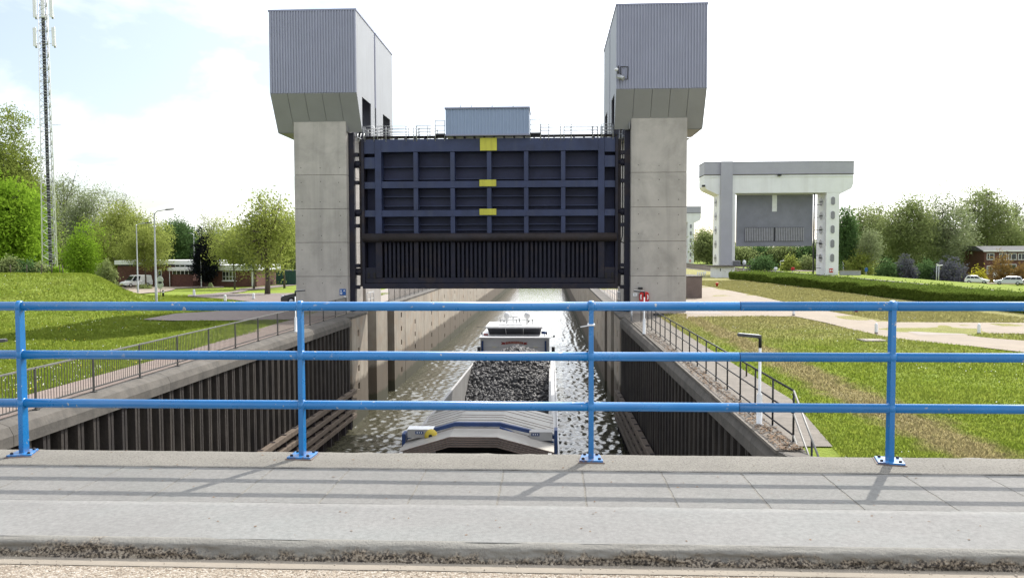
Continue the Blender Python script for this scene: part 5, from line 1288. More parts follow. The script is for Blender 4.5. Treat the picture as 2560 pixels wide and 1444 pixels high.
# ------------------------------------------------------------------ second lock: white portals
def portal(Y0, label, group='white lock portals', dx=0, gate=True):
    t = thing('white_portal', label, 'lock portal', (38+dx, Y0, 0), group)
    P = lambda px, py: PY(px, py, 129.5)
    X_ = lambda px: float(P(px, 560)[0])+dx
    Z_ = lambda py: float(P(1950, py)[2])
    y0, y1 = Y0, Y0+4.5
    xl0, xl1, xr0, xr1 = X_(1797), X_(1838), X_(2065), X_(2098)
    zb = Z_(482); zt = Z_(437); zh = Z_(405)
    MB().box(xl0, xl1, y0, y1, -.3, zb).build('leg', 'white_paint', t, bevel=.05)
    MB().box(xr0, xr1, y0, y1, -.3, zb).build('leg', 'white_paint', t, bevel=.05)
    xa, xb = X_(1760), X_(2132)
    poly = [(xl0-.0, zb-.35), (xl0, zb+.001), (xr1, zb+.001), (xr1, zb-.3)]
    m = MB().prism([(xa, zb+1.1), (xa+.4, zb+.6), (xl0-.0, zb-.30), (xl0, zb+.0), (xr1, zb+.0), (xr1, zb-.3), (xb-.3, zb+.6), (xb, zb+1.4), (xb, zt), (xa, zt)], y0-.02, y1+.02, 'y'); m.build('beam', 'white_paint', t)
    MB().box(xa-.05, xb+.05, y0-.15, y1+.15, zt+.02, zt+.12).build('ledge', 'cap_concrete', t)
    MB().box(xa-.02, xb+.02, y0-.1, y1+.1, zt-.35, zt-.25).build('ledge', 'white_metal', t)
    MB().box(xa-.03, xb+.03, y0-.05, y1+.05, zt+.12, zh).build('machine_room', 'grey_paint', t)
    MB().box(xa-.08, xb+.08, y0-.1, y1+.1, zh, zh+.1).build('roof_rim', 'cap_flashing', t)
    MB().box(X_(1800), X_(1829), y0-.5, y0-.03, -.3, zh+.12).build('lift_shaft', 'grey_paint', t)
    # rounded windows
    def oval(cx, cz, w, h, yface=None, xface=None):
        pts = []
        r_ = w/2
        for k in range(8): a = R(180*k/7); pts.append((r_*math.cos(a), h/2-r_+r_*math.sin(a)))
        for k in range(8): a = R(180+180*k/7); pts.append((r_*math.cos(a), -h/2+r_+r_*math.sin(a)))
        if yface is not None:
            f = MB().prism([(cx+p_[0]*1.16, cz+p_[1]*1.1) for p_ in pts], yface-.05, yface+.02, 'y').build('window', 'white_metal', t)
            MB().prism([(cx+p_[0], cz+p_[1]) for p_ in pts], yface-.07, yface-.051, 'y').build('pane', 'window_grey', f)
        else:
            f = MB().prism([(cx+p_[0]*1.16, cz+p_[1]*1.1) for p_ in pts], xface-.05, xface+.02, 'x').build('window', 'white_metal', t)
            MB().prism([(cx+p_[0], cz+p_[1]) for p_ in pts], xface-.07, xface-.051, 'x').build('pane', 'window_grey', f)
    for py in (503, 538.5, 574, 609.5, 645):
        oval(X_(2081.5), Z_(py), .62, 1.3, yface=y0-.001)
        oval(y0+2.3, Z_(py), 1.5, 1.35, xface=xl0); oval(y0+2.3, Z_(py), 1.5, 1.35, xface=xr0)
    # the gate leaf
    gy = y0+2.2; ga, gb = X_(1845)+.3, X_(2037)+.4
    MB().box(ga, gb, gy, gy+.5, Z_(615), Z_(484)).build('gate_leaf', 'grey_gate', t, bevel=.05)
    MB().box(X_(1936)+.2, X_(1948)+.2, gy-.06, gy-.001, Z_(527), Z_(485)).build('gauge_board', 'white_metal', t)
    MB().box(X_(1866)+.3, X_(2016)+.3, gy-.05, gy-.001, Z_(603), Z_(567)).build('grille_recess', 'dark_grille', t)
    m = MB(); n = 35
    for i in range(n):
        if i == 17: continue
        x = X_(1868)+.3+(X_(2014)-X_(1868))*i/(n-1); m.box(x-.09, x+.09, gy-.16, gy-.051, Z_(602), Z_(568))
    m.build('grille_bars', 'light_bar', t, fix=False)
    for xx in (X_(1837), X_(2040)+.3):
        MB().box(xx, xx+.18, gy-.1, gy+.1, -.3, zb).build('gate_guide', 'black_metal', t)
        for k in range(6): MB().box(xx-.0, (xl1-.02) if xx < 35+dx else (xr0+.02), gy-.04, gy+.04, 1.0+2.05*k, 1.08+2.05*k).build('guide_bracket', 'black_metal', t)
    for px, py in ((1946, 437), (1757, 463)):
        q = (X_(px), Z_(py)); MB().box(q[0]-.25, q[0]+.25, y0-.5, y0-.03, q[1]-.2, q[1]+.1).build('floodlight', 'black_metal', t)
    sg_ = MB().box(X_(2075), X_(2084), y0-.08, y0-.002, Z_(681), Z_(671)).build('lifebuoy_cabinet', 'red_plastic', t)
    for px in (2077.3, 2081.7): MB().box(X_(px)-.07, X_(px)+.07, y0-.10, y0-.081, Z_(678.5), Z_(673.5)).build('cabinet_mark', 'white_metal', sg_)
    return t
p1 = portal(129.5, 'white concrete lock portal with grey lift gate and rounded windows behind the hedge')
p2 = portal(258.0, 'white concrete lock portal far off, half hidden by the right gate tower', dx=0)
# small white service building
def booth():
    Yb = 117.0; P = lambda px, py: PY(px, py, Yb)
    x0, x1 = float(P(1790,680)[0]), float(P(1835,680)[0]); zt = float(P(1800,667)[2])
    t = thing('service_building', 'small white service building with flat roof at the foot of the portal', 'building', (x0, Yb, 0))
    MB().box(x0, x1, Yb, Yb+4, -.1, zt).build('wall', 'white_paint', t)
    MB().box(x0-.5, float(P(1876,680)[0]), Yb-.5, Yb+4.5, zt, zt+.2).build('roof_slab', 'cap_concrete', t)
    MB().box(x1+2.0, x1+2.2, Yb+3, Yb+3.2, -.1, zt).build('roof_post', 'white_paint', t)
    d = MB().box(float(P(1813,0)[0]), float(P(1820,0)[0]), Yb-.05, Yb-.001, 0, 1.6).build('door', 'white_metal', t); MB().box(float(P(1818.5,0)[0]), float(P(1819.3,0)[0]), Yb-.08, Yb-.051, .8, .9).build('handle', 'black_metal', d)
    f = MB().box(float(P(1805.5,0)[0]), float(P(1808.5,0)[0]), Yb-.04, Yb-.001, .9, 1.4).build('window', 'white_metal', t); MB().box(float(P(1806,0)[0]), float(P(1808,0)[0]), Yb-.05, Yb-.041, .95, 1.35).build('pane', 'glass', f)
    t2 = thing('roof_unit', 'grey ventilation unit on the flat roof of the service building', 'ventilation unit', (x1, Yb+1, zt+.2))
    a, b = P(1832, 648), P(1852, 660); MB().box(a[0], b[0], Yb+.3, Yb+1.5, zt+.205, zt+.9).build('unit_body', 'light_bar', t2)
    for k in range(4): MB().box(a[0]+.08, b[0]-.08, Yb+.27, Yb+.299, zt+.28+.15*k, zt+.36+.15*k).build('louvre', 'dark_metal', t2)
    t3 = thing('roof_antenna', 'small white dome antenna on the service building roof edge', 'antenna', (0, 0, 0))
    q = P(1865, 657); MB().tube([(q[0], Yb+1, zt+.19), (q[0], Yb+1, q[2]-.2)], .05, 6).build('stem', 'dark_metal', t3); MB().lathe([(.05,-.35),(.24,-.2),(.28,.1),(.15,.35),(.02,.42)], (q[0], Yb+1, q[2]), 10).build('dome', 'white_metal', t3)
booth()
# guard rail and parapet near the portal foot
t = thing('guard_rail', 'pale concrete parapet beside the right leg of the white portal', 'parapet', PZ(2120, 690))
a, b = PY(2100, 688, 128), PY(2152, 688, 128); MB().box(a[0], b[0], 128, 128.3, -.1, .65).build('parapet_wall', 'light_bar', t); MB().box(a[0]-.05, b[0]+.05, 127.95, 128.35, .651, .72).build('parapet_cap', 'pad_concrete', t)
# road beyond the canal and its kerb
sheet2 = [(60,126),(75,131),(100,128),(140,117),(200,100),(200,110),(142,127),(104,138),(76,142),(58,141)]
xs2 = np.linspace(46, 190, 60)
def yroad(x): return 150.0-.10*(x-46)-.0022*(x-46)**2*.3
V = []
for x in xs2: y = yroad(x); z = float(np.max(hgt(x, np.array([y, y+6]))))+.07; V += [(x, y, float(hgt(x, y))+.09), (x, y+7, float(hgt(x, y+7))+.09)]
F = [(2*i, 2*i+2, 2*i+3, 2*i+1) for i in range(len(xs2)-1)]
struct(MB().add(V, F).build('road', 'path_concrete'))
# ------------------------------------------------------------------ house and cars on the right
def house():
    Yh = 168.0; P = lambda px, py: PY(px, py, Yh); z0 = -2.25
    x0 = float(P(2460.5, 650)[0]); x1 = x0+22; ze = float(P(2470,627)[2])
    t = thing('brick_house', 'two storey brown brick house with flat grey roof behind the parked cars', 'house', (x0, Yh, z0))
    MB().box(x0, x1, Yh, Yh+8, z0-.2, ze).build('wall', 'brick', t)
    MB().prism([(Yh-.5, ze), (Yh+8.5, ze), (Yh+6, ze+1.0), (Yh+2.5, ze+1.0)], x0-.5, x1+.5, 'x').build('roof', 'roof_dark', t)
    MB().box(x0-.45, x1+.45, Yh-.55, Yh-.4, ze-.15, ze+.1).build('gutter', 'white_paint', t)
    for pxa, pxb, ya, yb in ((2467,2485,633,649), (2498,2517,633,649), (2521,2541,633,649), (2545,2570,633,649), (2467,2480,664,684), (2500,2540,660,684)):
        a, b = P(pxa, ya), P(pxb, yb); f = MB().box(a[0], b[0], Yh-.06, Yh-.001, b[2], a[2]).build('window', 'white_paint', t)
        mid = a[0]+(b[0]-a[0])*.35
        for u, v_ in ((a[0]+.1, mid-.05), (mid+.05, b[0]-.1)): MB().box(u, v_, Yh-.075, Yh-.061, b[2]+.1, a[2]-.1).build('pane', 'glass', f)
        MB().box(a[0]-.1, b[0]+.1, Yh-.16, Yh-.001, b[2]-.12, b[2]-.003).build('window_sill', 'pad_concrete', f)
    MB().box(x0+15, x0+15.8, Yh+3.8, Yh+4.6, ze+.9, ze+2.0).build('chimney', 'brick', t)
    d = P(2489, 684); MB().box(d[0]-.5, d[0]+.5, Yh-.05, Yh-.001, z0, z0+2.2).build('door', 'white_paint', t)
house()
def on_road(px, Y): q = PY(px, 700, Y); return (q[0], Y, float(hgt(q[0], Y))+.06)
car('hatchback_car', 'white hatchback parked beside the yellow bush', 'car', on_road(2443, 146.5), R(-35), 'car_white', 3.8, 1.68, 1.5)
car('hatchback_car', 'silver hatchback parked in front of the brick house', 'car', on_road(2521, 141.5), R(152), 'car_silver', 4.3, 1.75, 1.5)
car('estate_car', 'dark car at the frame edge behind the silver hatchback', 'car', on_road(2576, 143), R(150), 'car_black', 4.3, 1.75, 1.5)
# small lamps and posts along the far road
for px, by, ty, Y, ax, lbl in ((2341, 698, 664, 140, 2355, 'grey lamp post with short arm before the lilac bushes'), (2346.5, 699, 662, 139, 2340, 'thin grey lamp post beside the lilac bushes'), (2108, 690, 657, 150, 2106, 'short street lamp beside the white portal leg'), (1951, 675, 652, 160, 1962, 'small street lamp seen under the grey gate'), (1886, 672, 648, 165, 1884, 'thin lamp post seen under the grey gate')):
    p = PY(px, by, Y); t = thing('road_lamp', lbl, 'street lamp', (p[0], Y, p[2]), world=False); h = float(PY(px, ty, Y)[2]-p[2])
    MB().tube([(0,0,-1.5),(0,0,h)], .08, 6).build('pole', 'galvanised', t); L_ = (ax-px)/FPX*Y; MB().tube([(0,0,h-.06),(L_,0,h+.1)], .07, 6).build('arm', 'white_metal', t)
for px, by, ty, Y, lbl in ((2165, 690, 668, 145, 'blue road sign beside the pale birch'),):
    p = PY(px, by, Y); t = thing('road_sign', lbl, 'sign', (p[0], Y, p[2]), world=False); h = float(PY(px, ty, Y)[2]-p[2])
    MB().tube([(0,0,-1),(0,0,h)], .05, 6).build('post', 'galvanised', t); MB().cbox((0,-.06,h-.4), (.5,.04,.7)).build('sign_board', 'sign_blue', t)
for px, by, ty, mt, lbl in ((1982, 679, 669, 'red_plastic', 'red lifebuoy stand under the grey gate'), (1939, 679, 669, 'white_metal', 'white signal post under the grey gate')):
    p = PY(px, by, 124); t = thing('quay_post', lbl, 'post', (p[0], 124, 0), world=False); h = float(PY(px, ty, 124)[2])
    MB().tube([(0,0,-.1),(0,0,h)], .06, 6).build('post_body', 'galvanised', t); MB().lathe([(.1,h-.4),(.26,h-.35),(.26,h+.05),(.1,h+.1)], (0,0,0), 10).build('post_head', mt, t)

# ------------------------------------------------------------------ vegetation
def leaf_quads(c, s, aspect=.75, up=.35):
    n = len(c); a = rng.normal(size=(n, 3)); a /= np.linalg.norm(a, axis=1)[:, None]
    b = rng.normal(size=(n, 3)); b -= a*np.sum(a*b, 1)[:, None]; b /= np.linalg.norm(b, axis=1)[:, None]
    s = np.asarray(s)[:, None]; u = a*s; v = b*s*aspect
    V = np.stack([c-u*.9, c-v*.6+u*.1, c+u, c+v*.6-u*.1], 1).reshape(-1, 3); return V, np.arange(4*n).reshape(-1, 4)
def make_tree(name, label, group, x, y, H, Wd, mat, base=.28, tips=260, per=26, leaf=.30, spread=.55, shape=1.0, trunk=None, bark='bark', dens=1.0, seed=0, z=None, lean=0, twigs=True):
    """H height, Wd crown width, base = start of crown as fraction of H"""
    r_ = np.random.default_rng(seed+int(abs(x)*13+y*7)); z0 = float(hgt(x, y)) if z is None else z
    t = thing(name, label, 'tree', (x, y, z0), group, world=False)
    tr = trunk or max(.1, H*.017); m = MB()
    zb = H*base; zc = (H+zb)/2; rz = (H-zb)/2; rx = Wd/2
    top = np.array([lean, 0, H*.86])
    bend = r_.normal(0, .02*H, (4, 2))
    tp = [np.array([0, 0, -.3]), np.array([bend[0, 0]*.3, bend[0, 1]*.3, zb*.6]), np.array([bend[1, 0]*.6+lean*.4, bend[1, 1]*.6, zb+rz*.6]), top]
    m.tube(tp, [tr*1.35, tr, tr*.62, tr*.12], 7)
    # crown lobes make an uneven outline
    nl = 7; lob = r_.normal(size=(nl, 3)); lob /= np.linalg.norm(lob, axis=1)[:, None]; amp = r_.uniform(.05, .48, nl)
    d = r_.normal(size=(tips, 3)); d /= np.linalg.norm(d, axis=1)[:, None]
    rad = r_.random(tips)**.42
    bulge = .76+sum(amp[k]*np.exp(-8*(1-d@lob[k])) for k in range(nl))+r_.normal(0, .10, tips)
    taper = np.where(d[:, 2] > 0, 1-(1-shape)*np.abs(d[:, 2])**1.3*.75, 1.0)
    tipp = np.stack([d[:, 0]*rad*bulge*rx*taper+lean*.6, d[:, 1]*rad*bulge*rx*taper, zc+d[:, 2]*rad*bulge*rz], 1)
    tipp[:, 2] = np.maximum(tipp[:, 2], zb*.8)
    # limbs
    nlimb = 9; limbs = []
    for k in range(nlimb):
        f = .15+.7*k/nlimb; s = np.array([lean*f*.6+bend[1, 0]*.5, bend[1, 1]*.5, zb*.75+(H*.82-zb*.75)*f]); a = k*2.4+r_.uniform(-.4, .4)
        e = np.array([lean*.6+math.cos(a)*rx*.72*(1-.45*f), math.sin(a)*rx*.72*(1-.45*f), min(H*.95, s[2]+rz*(.55+.25*r_.random()))])
        mid = s*.5+e*.5+np.array([0, 0, -.04*H]); limbs.append((s, mid, e)); m.tube([s, mid, e], [tr*.42*(1-.5*f), tr*.25, tr*.06], 5, caps=False)
    if twigs:
        pts = np.array([p_ for s, mi, e in limbs for p_ in (s*.3+mi*.7, mi, mi*.5+e*.5, e)])
        for k in range(0, tips, 2):
            q = tipp[k]; dd = np.sum((pts-q)**2, 1); p_ = pts[np.argmin(dd)]
            m.tube([p_, (p_+q)/2+r_.normal(0, .04*rx, 3), q], [tr*.10+.012, tr*.06+.01, .008], 3, caps=False)
    m.build('trunk', bark, t, fix=False)
    k = int(per*1.75); cen = np.repeat(tipp, k, 0)+r_.normal(0, spread, (tips*k, 3))*np.array([1, 1, .8])
    V, F = leaf_quads(cen, r_.uniform(.5, 1.2, len(cen))*leaf*.80)
    npmesh('crown', V, F, mat, t)
    return t
GL = 'trees by the office'; GR = 'trees beyond the far road'
def tree_px(name, label, group, cx, top, wpx, Y, mat, by=None, **k):
    if by: Y = float(PG(cx, by)[1]); f = 1.0
    else:
        f = 1.36 if (cx < 800 and Y >= 86) else 1.0; Y = Y*f
    p = PY(cx, 650, Y); z = float(hgt(p[0], Y)); H = float(PY(cx, top, Y)[2])-z
    k['leaf'] = k.get('leaf', .3)*(.95 if f > 1 else 1); k['spread'] = k.get('spread', .55)*f; k['per'] = int(k.get('per', 26)*(1.5 if f > 1 else 1))
    return make_tree(name, label, group, float(p[0]), Y, H, wpx/FPX*Y, mat, z=z, **k)
tree_px('tall_tree', 'tall olive green tree at the left edge behind the bright maple', GL, 6, 305, 215, 98, 'leaf_olive', base=.1, tips=620, per=40, leaf=.33, spread=.66, seed=1)
tree_px('bright_tree', 'bright green leafy tree on the mound at the left edge', GL, 8, 428, 190, 80, 'leaf_bright', base=.08, tips=420, per=36, leaf=.30, spread=.62, seed=2)
tree_px('bright_tree', 'second bright green tree between the mound and the mast', GL, 72, 470, 90, 84, 'leaf_bright', base=.06, tips=300, per=30, leaf=.28, spread=.6, shape=.55, seed=121)
tree_px('broad_tree', 'olive green tree filling the gap behind the mast', GL, 92, 425, 110, 104, 'leaf_mid', base=.08, tips=380, per=26, leaf=.32, spread=.75, shape=.7, seed=22)
tree_px('poplar_tree', 'thin leaved grey green poplar behind the mast', GL, 165, 408, 130, 118, 'leaf_grey', base=.12, tips=360, per=15, leaf=.25, spread=.8, shape=.4, seed=3)
tree_px('poplar_tree', 'grey green poplar standing right of the mast', GL, 218, 470, 120, 116, 'leaf_grey', base=.05, tips=360, per=20, leaf=.28, spread=.8, shape=.6, seed=4)
tree_px('young_tree', 'young bright green tree right of the mast foot', GL, 205, 560, 84, 90, 'leaf_bright', base=.02, tips=170, per=26, leaf=.24, spread=.55, shape=.45, seed=105)
tree_px('sparse_tree', 'sparse feathery tree top above the office', GL, 295, 462, 110, 128, 'leaf_grey', base=.3, tips=280, per=5, leaf=.24, spread=.7, seed=6)
tree_px('yellow_tree', 'yellow green tree behind the white van', GL, 292, 512, 120, 108, 'leaf_yellow', base=.08, tips=360, per=24, leaf=.28, spread=.7, seed=7)
tree_px('yellow_tree', 'yellow green tree rising behind the street lamp', GL, 352, 522, 110, 106, 'leaf_yellow', base=.1, tips=320, per=26, leaf=.27, spread=.65, seed=8)
tree_px('brown_tree', 'brownish half bare tree left of the office', GL, 262, 560, 100, 100, 'leaf_olive', base=.1, tips=260, per=13, leaf=.24, spread=.6, seed=9)
tree_px('weeping_tree', 'rounded pale willow in front of the office entrance', GL, 363, 556, 128, 88, 'leaf_yellow', by=719, base=.24, tips=340, per=30, leaf=.19, spread=.5, seed=10, trunk=.13)
tree_px('dark_tree', 'dense dark green tree behind the office roof', GL, 444, 542, 105, 122, 'leaf_dark', base=.1, tips=380, per=36, leaf=.30, spread=.65, seed=11)
tree_px('bare_tree', 'nearly bare brown tree behind the dark conifer', GL, 525, 528, 90, 130, 'leaf_olive', base=.25, tips=280, per=5, leaf=.2, spread=.5, seed=12)
tree_px('conifer', 'dark purple black conifer in front of the office', GL, 513, 590, 78, 93, 'leaf_conifer', by=718, base=.0, tips=420, per=30, leaf=.20, spread=.34, shape=.55, seed=13, trunk=.14)
tree_px('lime_tree', 'young light leafed tree with slim trunk left of the big one', GL, 585, 548, 150, 82, 'leaf_yellow', by=723, base=.22, tips=380, per=15, leaf=.19, spread=.55, seed=14, trunk=.13)
tree_px('lime_tree', 'biggest light leafed tree with stout trunk beside the left tower', GL, 667, 472, 170, 76, 'leaf_yellow', by=736, base=.22, tips=420, per=11, leaf=.21, spread=.5, shape=.75, seed=215, trunk=.23)
tree_px('lime_tree', 'light leafed tree close to the edge of the left tower', GL, 710, 520, 120, 84, 'leaf_yellow', by=720, base=.2, tips=360, per=18, leaf=.20, spread=.6, seed=16, trunk=.16)
tree_px('lime_tree', 'light leafed tree with dark trunk between the lime trees', GL, 633, 560, 110, 86, 'leaf_mid', by=723, base=.2, tips=330, per=18, leaf=.20, spread=.6, seed=17, trunk=.15)
for i, (cx, tp, w, Y, mt) in enumerate(((40,560,160,112,'leaf_mid'),(120,540,150,122,'leaf_mid'),(190,560,160,126,'leaf_dark'),(260,575,150,128,'leaf_mid'),(330,560,170,132,'leaf_dark'),(410,570,140,134,'leaf_mid'),(480,580,150,136,'leaf_mid'),(560,556,160,134,'leaf_mid'),(625,560,150,128,'leaf_yellow'),(690,548,150,126,'leaf_mid'),(755,555,120,130,'leaf_mid'))):
    tree_px('wood_tree', {'leaf_mid': 'mid green', 'leaf_dark': 'dark green', 'leaf_yellow': 'yellow green'}[mt]+(' woodland tree far behind the mound and mast' if cx < 230 else ' woodland tree far behind the office roof' if cx < 520 else ' woodland tree far behind the light leafed trees'), 'woodland row behind the office', cx, tp, w, Y, mt, base=.0, tips=300, per=22, leaf=.34, spread=.85, seed=40+i, twigs=False)
def bush(name, label, x, y, w, d, h, mat, n=2600, leaf=.14, z=None, group=None, cat='bush'):
    z0 = float(hgt(x, y)) if z is None else z; t = thing(name, label, cat, (x, y, z0), group, world=False)
    k = n//12; dd = rng.normal(size=(k, 3)); dd /= np.linalg.norm(dd, axis=1)[:, None]; dd[:, 2] = np.abs(dd[:, 2]); rr = rng.random(k)**.35*(.8+.35*rng.random(k))
    tip = dd*rr[:, None]*np.array([w/2, d/2, h]); cen = np.repeat(tip, 12, 0)+rng.normal(0, leaf*1.3, (k*12, 3)); cen[:, 2] = np.abs(cen[:, 2])
    V, F = leaf_quads(cen, rng.uniform(.6, 1.2, len(cen))*leaf); npmesh('foliage', V, F, mat, t)
    m = MB()
    for q in tip[::10]: m.tube([(0,0,-.1), tuple(q*.5+np.array([0,0,.1])), tuple(q)], [.04,.025,.008], 3, caps=False)
    m.build('stems', 'bark', t, fix=False); return t
def bush_px(name, label, cx, by, top, wpx, Y, mat, n=2600, leaf=.16, **k):
    p = PY(cx, by, Y); z = float(hgt(p[0], Y)); h = float(PY(cx, top, Y)[2])-z
    return bush(name, label, float(p[0]), Y, wpx/FPX*Y, wpx/FPX*Y*.7, h, mat, n, leaf, z, **k)
for i, (cx, tp, w, mt) in enumerate(((-20,655,90,'leaf_mid'),(25,648,80,'leaf_mid'),(65,655,75,'leaf_dark'),(100,660,60,'leaf_mid'),(142,672,40,'leaf_bright'))):
    bush_px('mound_shrub', ('leafy shrub in the hedge row behind the mound fence' if i < 4 else 'small bright shrub at the foot of the mast'), cx, 690, tp, w, 71+i*.5, mt, 3000, .17, group='shrubs on the mound' if i < 4 else None)
bush_px('shrub', 'leafy shrub with broad leaves left of the white van', 268, 719, 648, 60, 118, 'leaf_mid', 3600, .18)
bush_px('shrub', 'low green plants in front of the office door', 362, 722, 710, 40, float(PG(362,723)[1]), 'leaf_mid', 900, .12)
# right hand trees
tree_px('ivy_tree', 'dark ivy covered tree beside the white portal leg', GR, 2115, 508, 58, 152, 'leaf_dark', base=.05, tips=300, per=22, leaf=.28, spread=.6, seed=60)
tree_px('gnarled_tree', 'gnarled open tree between the portal and the pale birch', GR, 2150, 508, 85, 178, 'leaf_mid', base=.2, tips=300, per=14, leaf=.32, spread=.8, seed=61)
tree_px('gnarled_tree', 'open crowned tree with dark limbs right of the birch', GR, 2190, 505, 95, 184, 'leaf_mid', base=.2, tips=320, per=15, leaf=.32, spread=.8, seed=62)
tree_px('birch_tree', 'pale yellow birch with thin white trunk', GR, 2172, 565, 66, 150, 'leaf_grey', base=.16, tips=260, per=14, leaf=.2, spread=.55, shape=.5, seed=63, bark='pale_bark', trunk=.12)
tree_px('broad_tree', 'broad green tree in the middle of the far wood', GR, 2265, 476, 140, 172, 'leaf_mid', base=.08, tips=480, per=24, leaf=.33, spread=.85, seed=64)
tree_px('broad_tree', 'feathery light green tree right of the broad one', GR, 2355, 492, 130, 176, 'leaf_grey', base=.06, tips=480, per=22, leaf=.32, spread=.85, shape=.8, seed=65)
tree_px('oak_tree', 'tallest oak with thick dark trunk above the brick house', GR, 2462, 452, 150, 188, 'leaf_mid', base=.24, tips=520, per=16, leaf=.34, spread=.8, seed=66, trunk=.5)
tree_px('sparse_tree', 'thin half bare tree at the right edge above the house roof', GR, 2535, 470, 130, 205, 'leaf_grey', base=.25, tips=340, per=8, leaf=.32, spread=.9, seed=67)
tree_px('oak_tree', 'rounded tree just behind the brick house roof', GR, 2520, 540, 110, 192, 'leaf_mid', base=.2, tips=320, per=16, leaf=.32, spread=.8, seed=68)
for i, (cx, tp, w, Y, mt) in enumerate(((2130,580,90,200,'leaf_dark'),(2225,575,110,198,'leaf_dark'),(2310,570,120,200,'leaf_dark'),(2400,575,120,204,'leaf_mid'),(2480,580,110,208,'leaf_dark'),(2570,560,120,206,'leaf_mid'),(1850,618,90,215,'leaf_mid'),(1905,612,90,218,'leaf_dark'),(1960,610,95,214,'leaf_mid'),(2020,606,95,212,'leaf_dark'),(2075,600,90,210,'leaf_mid'),(1768,578,60,235,'leaf_mid'),(1735,600,60,310,'leaf_mid'),(1795,600,60,240,'leaf_dark'))):
    tree_px('wood_tree', {'leaf_mid': 'mid green', 'leaf_dark': 'dark green'}[mt]+(' woodland tree between the two white portals' if cx < 1800 else ' woodland tree seen beneath the grey lift gate' if cx < 2090 else ' woodland tree behind the broad trees by the brick house'), 'woodland row behind the second lock', cx, tp, w, Y, mt, base=.0, tips=280, per=22, leaf=.42, spread=1.1, seed=80+i, twigs=False)
bush_px('lilac_bush', 'purplish lilac bush behind the short road lamps', 2375, 697, 646, 84, 152, 'leaf_lilac', 3600, .24)
bush_px('lilac_bush', 'purplish lilac bush left of the road lamps', 2262, 693, 640, 60, 153, 'leaf_lilac', 2800, .24)
bush_px('green_bush', 'dark green bush in the hedge row left of the lilacs', 2215, 692, 650, 80, 153, 'leaf_dark', 2800, .24)
bush_px('green_bush', 'dark green bush between the two lilac bushes', 2318, 695, 652, 70, 154, 'leaf_dark', 2800, .24)
bush_px('green_bush', 'light green bush under the pale birch', 2150, 691, 625, 74, 149, 'leaf_yellow', 2800, .22)
bush_px('golden_bush', 'round golden yellow bush beside the white hatchback', 2446, 695, 669, 36, 150, 'leaf_gold', 1500, .2)
bush_px('garden_tree', 'small orange leafed garden tree in front of the brick house', 2500, 704, 630, 60, 152, 'leaf_orange', 2600, .2)
bush_px('garden_tree', 'reddish garden shrub at the frame edge before the house', 2550, 704, 660, 44, 150, 'leaf_orange', 1600, .2)
bush_px('green_bush', 'pale green shrub seen under the grey gate', 1975, 676, 636, 46, 158, 'leaf_yellow', 1600, .24)
bush_px('green_bush', 'dark shrub seen under the grey gate left of the pale one', 1905, 676, 640, 70, 160, 'leaf_dark', 2000, .26)
bush_px('green_bush', 'green shrub seen under the grey gate near the right leg', 2020, 677, 640, 60, 159, 'leaf_mid', 1800, .26)
# clipped hedge along the second lock
def hedge():
    A, B = PZ(1822, 697), PZ(2640, 792); t = thing('hedge', 'long clipped green hedge along the second lock', 'hedge', (float(A[0]), float(A[1]), 0), world=False)
    d = (B-A); L = np.linalg.norm(d); d /= L; nrm = np.array([d[1], -d[0], 0]); nrm = nrm if nrm[0] > 0 else -nrm
    n = 85000; s = L*(1-rng.random(n)**1.45*.999); u = rng.random(n)
    face = rng.random(n)
    off = np.where(face < .45, np.abs(rng.normal(0, .10, n)), rng.uniform(0, 4.6, n)); hh = .95+.26*(fnoise(s*.35, off*.5, 3, 77)-.5)*2
    zz = np.where(face < .45, rng.random(n)**.8*hh, hh+rng.normal(0, .06, n)+np.where(rng.random(n) < .03, rng.uniform(0, .35, n), 0))
    off = off+.34*(fnoise(s*.8, zz*2, 3, 71)-.5)
    c = d[None]*s[:, None]+nrm[None]*off[:, None]; c[:, 2] = zz
    V, F = leaf_quads(c, rng.uniform(.05, .12, n)*(1+ .6*(1-s/L))); npmesh('foliage', V, F, 'leaf_hedge', t, 'stuff')
    a0, a1 = nrm*.14, nrm*4.5; z = np.array([0, 0, .80]); q = [a0, d*L+a0, d*L+a1, a1]; MB().add([tuple(v) for v in q]+[tuple(v+z) for v in q], [(0,1,2,3),(4,5,6,7),(0,1,5,4),(1,2,6,5),(2,3,7,6),(3,0,4,7)]).build('core', 'leaf_dark', t)
hedge()
# ------------------------------------------------------------------ grass blades, daisies, dandelions
def inpoly(x, y, P):
    P = np.array([(p_[0], p_[1]) for p_ in P]); r_ = np.zeros(len(x), bool); j = len(P)-1
    for i in range(len(P)):
        c = ((P[i, 1] > y) != (P[j, 1] > y)) & (x < (P[j, 0]-P[i, 0])*(y-P[i, 1])/(P[j, 1]-P[i, 1]+1e-12)+P[i, 0]); r_ ^= c; j = i
    return r_
def ground_z(x, y): return hgt(x, y)+(fnoise(x*.4, y*.4, 3, 3)-.45)*.12*np.where((x > -16) & (x < 6.2), 0, 1)-.012
def lawn_points(n, side):
    y = 13.5+ ((104 if side > 0 else 74)-13.5)*rng.random(n)**1.5
    half = y*.70+1
    if side > 0: x = rng.uniform(5.5, np.maximum(6.5, np.minimum(half*1.02, 27)))
    else: x = rng.uniform(np.minimum(np.maximum(-half*1.02-1.5, -52), -14.6), -14.4)
    ok = (x > np.clip(5.6+(y-15.95)*.14, 5.5, 6.32)) if side > 0 else (x < -14.4)
    ok &= ~inpoly(x, y, RPATH) & ~inpoly(x, y, LPLAZA) & ~((x > 4) & (x < 10.8) & (y > YT-1.3)) & ~((side < 0) & (x > -15) & (y > YT-12))
    return x[ok], y[ok]
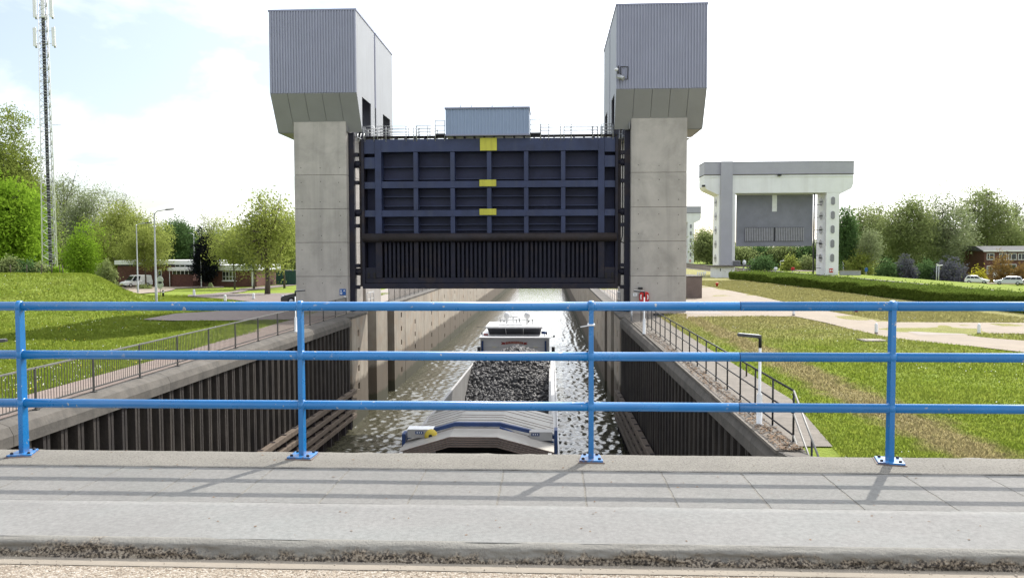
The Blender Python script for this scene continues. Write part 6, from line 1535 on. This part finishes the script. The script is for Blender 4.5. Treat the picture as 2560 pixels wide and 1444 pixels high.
def blades(side, n, label):
    x, y = lawn_points(n, side); z = ground_z(x, y); k = len(x); a = rng.uniform(0, 6.28, k)
    tall = .55+.9*np.clip(fnoise(x*.5, y*.5, 4, 91)-.25, 0, 1); h = rng.uniform(.035, .085, k)*tall*(1+y*.012)*1.2; w = rng.uniform(.006, .013, k)*(1+y*.035)
    dx = np.stack([np.cos(a)*w, np.sin(a)*w, 0*a], 1); tip = np.stack([rng.normal(0, .4, k)*h, rng.normal(0, .4, k)*h, h], 1); c = np.stack([x, y, z], 1)
    V = np.stack([c-dx, c+dx, c+tip], 1).reshape(-1, 3); o = npmesh('grass_blades', V, np.arange(3*k).reshape(-1, 3), 'grass_blade', None, 'stuff'); tag(o, label, 'grass')
blades(1, 330000, 'short mown grass blades on the right lawn'); blades(-1, 240000, 'short grass blades on the left lawn beside the towpath')
def flowers(side, n, mat, name, label, s0, s1, thr):
    x, y = lawn_points(n, side); k = fnoise(x*.22+5, y*.22, 4, 61)+rng.normal(0, .05, len(x)) > thr
    tn_ = np.abs((x-TA[0])*tn[0]+(y-TA[1])*tn[1]); k &= (side < 0) | (tn_ > .9); x, y = x[k], y[k]; z = ground_z(x, y)+rng.uniform(.05, .09, len(x))*(1+y*.006)
    n = len(x); s = rng.uniform(s0, s1, n)*(1+y*.012); V = []; 
    ang = np.arange(6)*math.pi/3; ring = np.stack([np.cos(ang), np.sin(ang), 0*ang], 1)
    tl = rng.normal(0, .35, (n, 2)); V = ring[None]*s[:, None, None]; V[:, :, 2] = V[:, :, 0]*tl[:, :1]+V[:, :, 1]*tl[:, 1:]; V = V+np.stack([x, y, z], 1)[:, None]
    o = npmesh(name, V.reshape(-1, 3), np.arange(6*n).reshape(-1, 6), mat, None, 'stuff'); tag(o, label, 'flowers')
flowers(1, 4200, 'daisy', 'daisies', 'white daisies scattered in the right lawn', .008, .013, .47); flowers(-1, 2600, 'daisy', 'daisies', 'white daisies scattered in the left lawn', .008, .013, .48)
flowers(-1, 900, 'dandelion', 'dandelions', 'yellow dandelions scattered in the left lawn', .011, .017, .50)
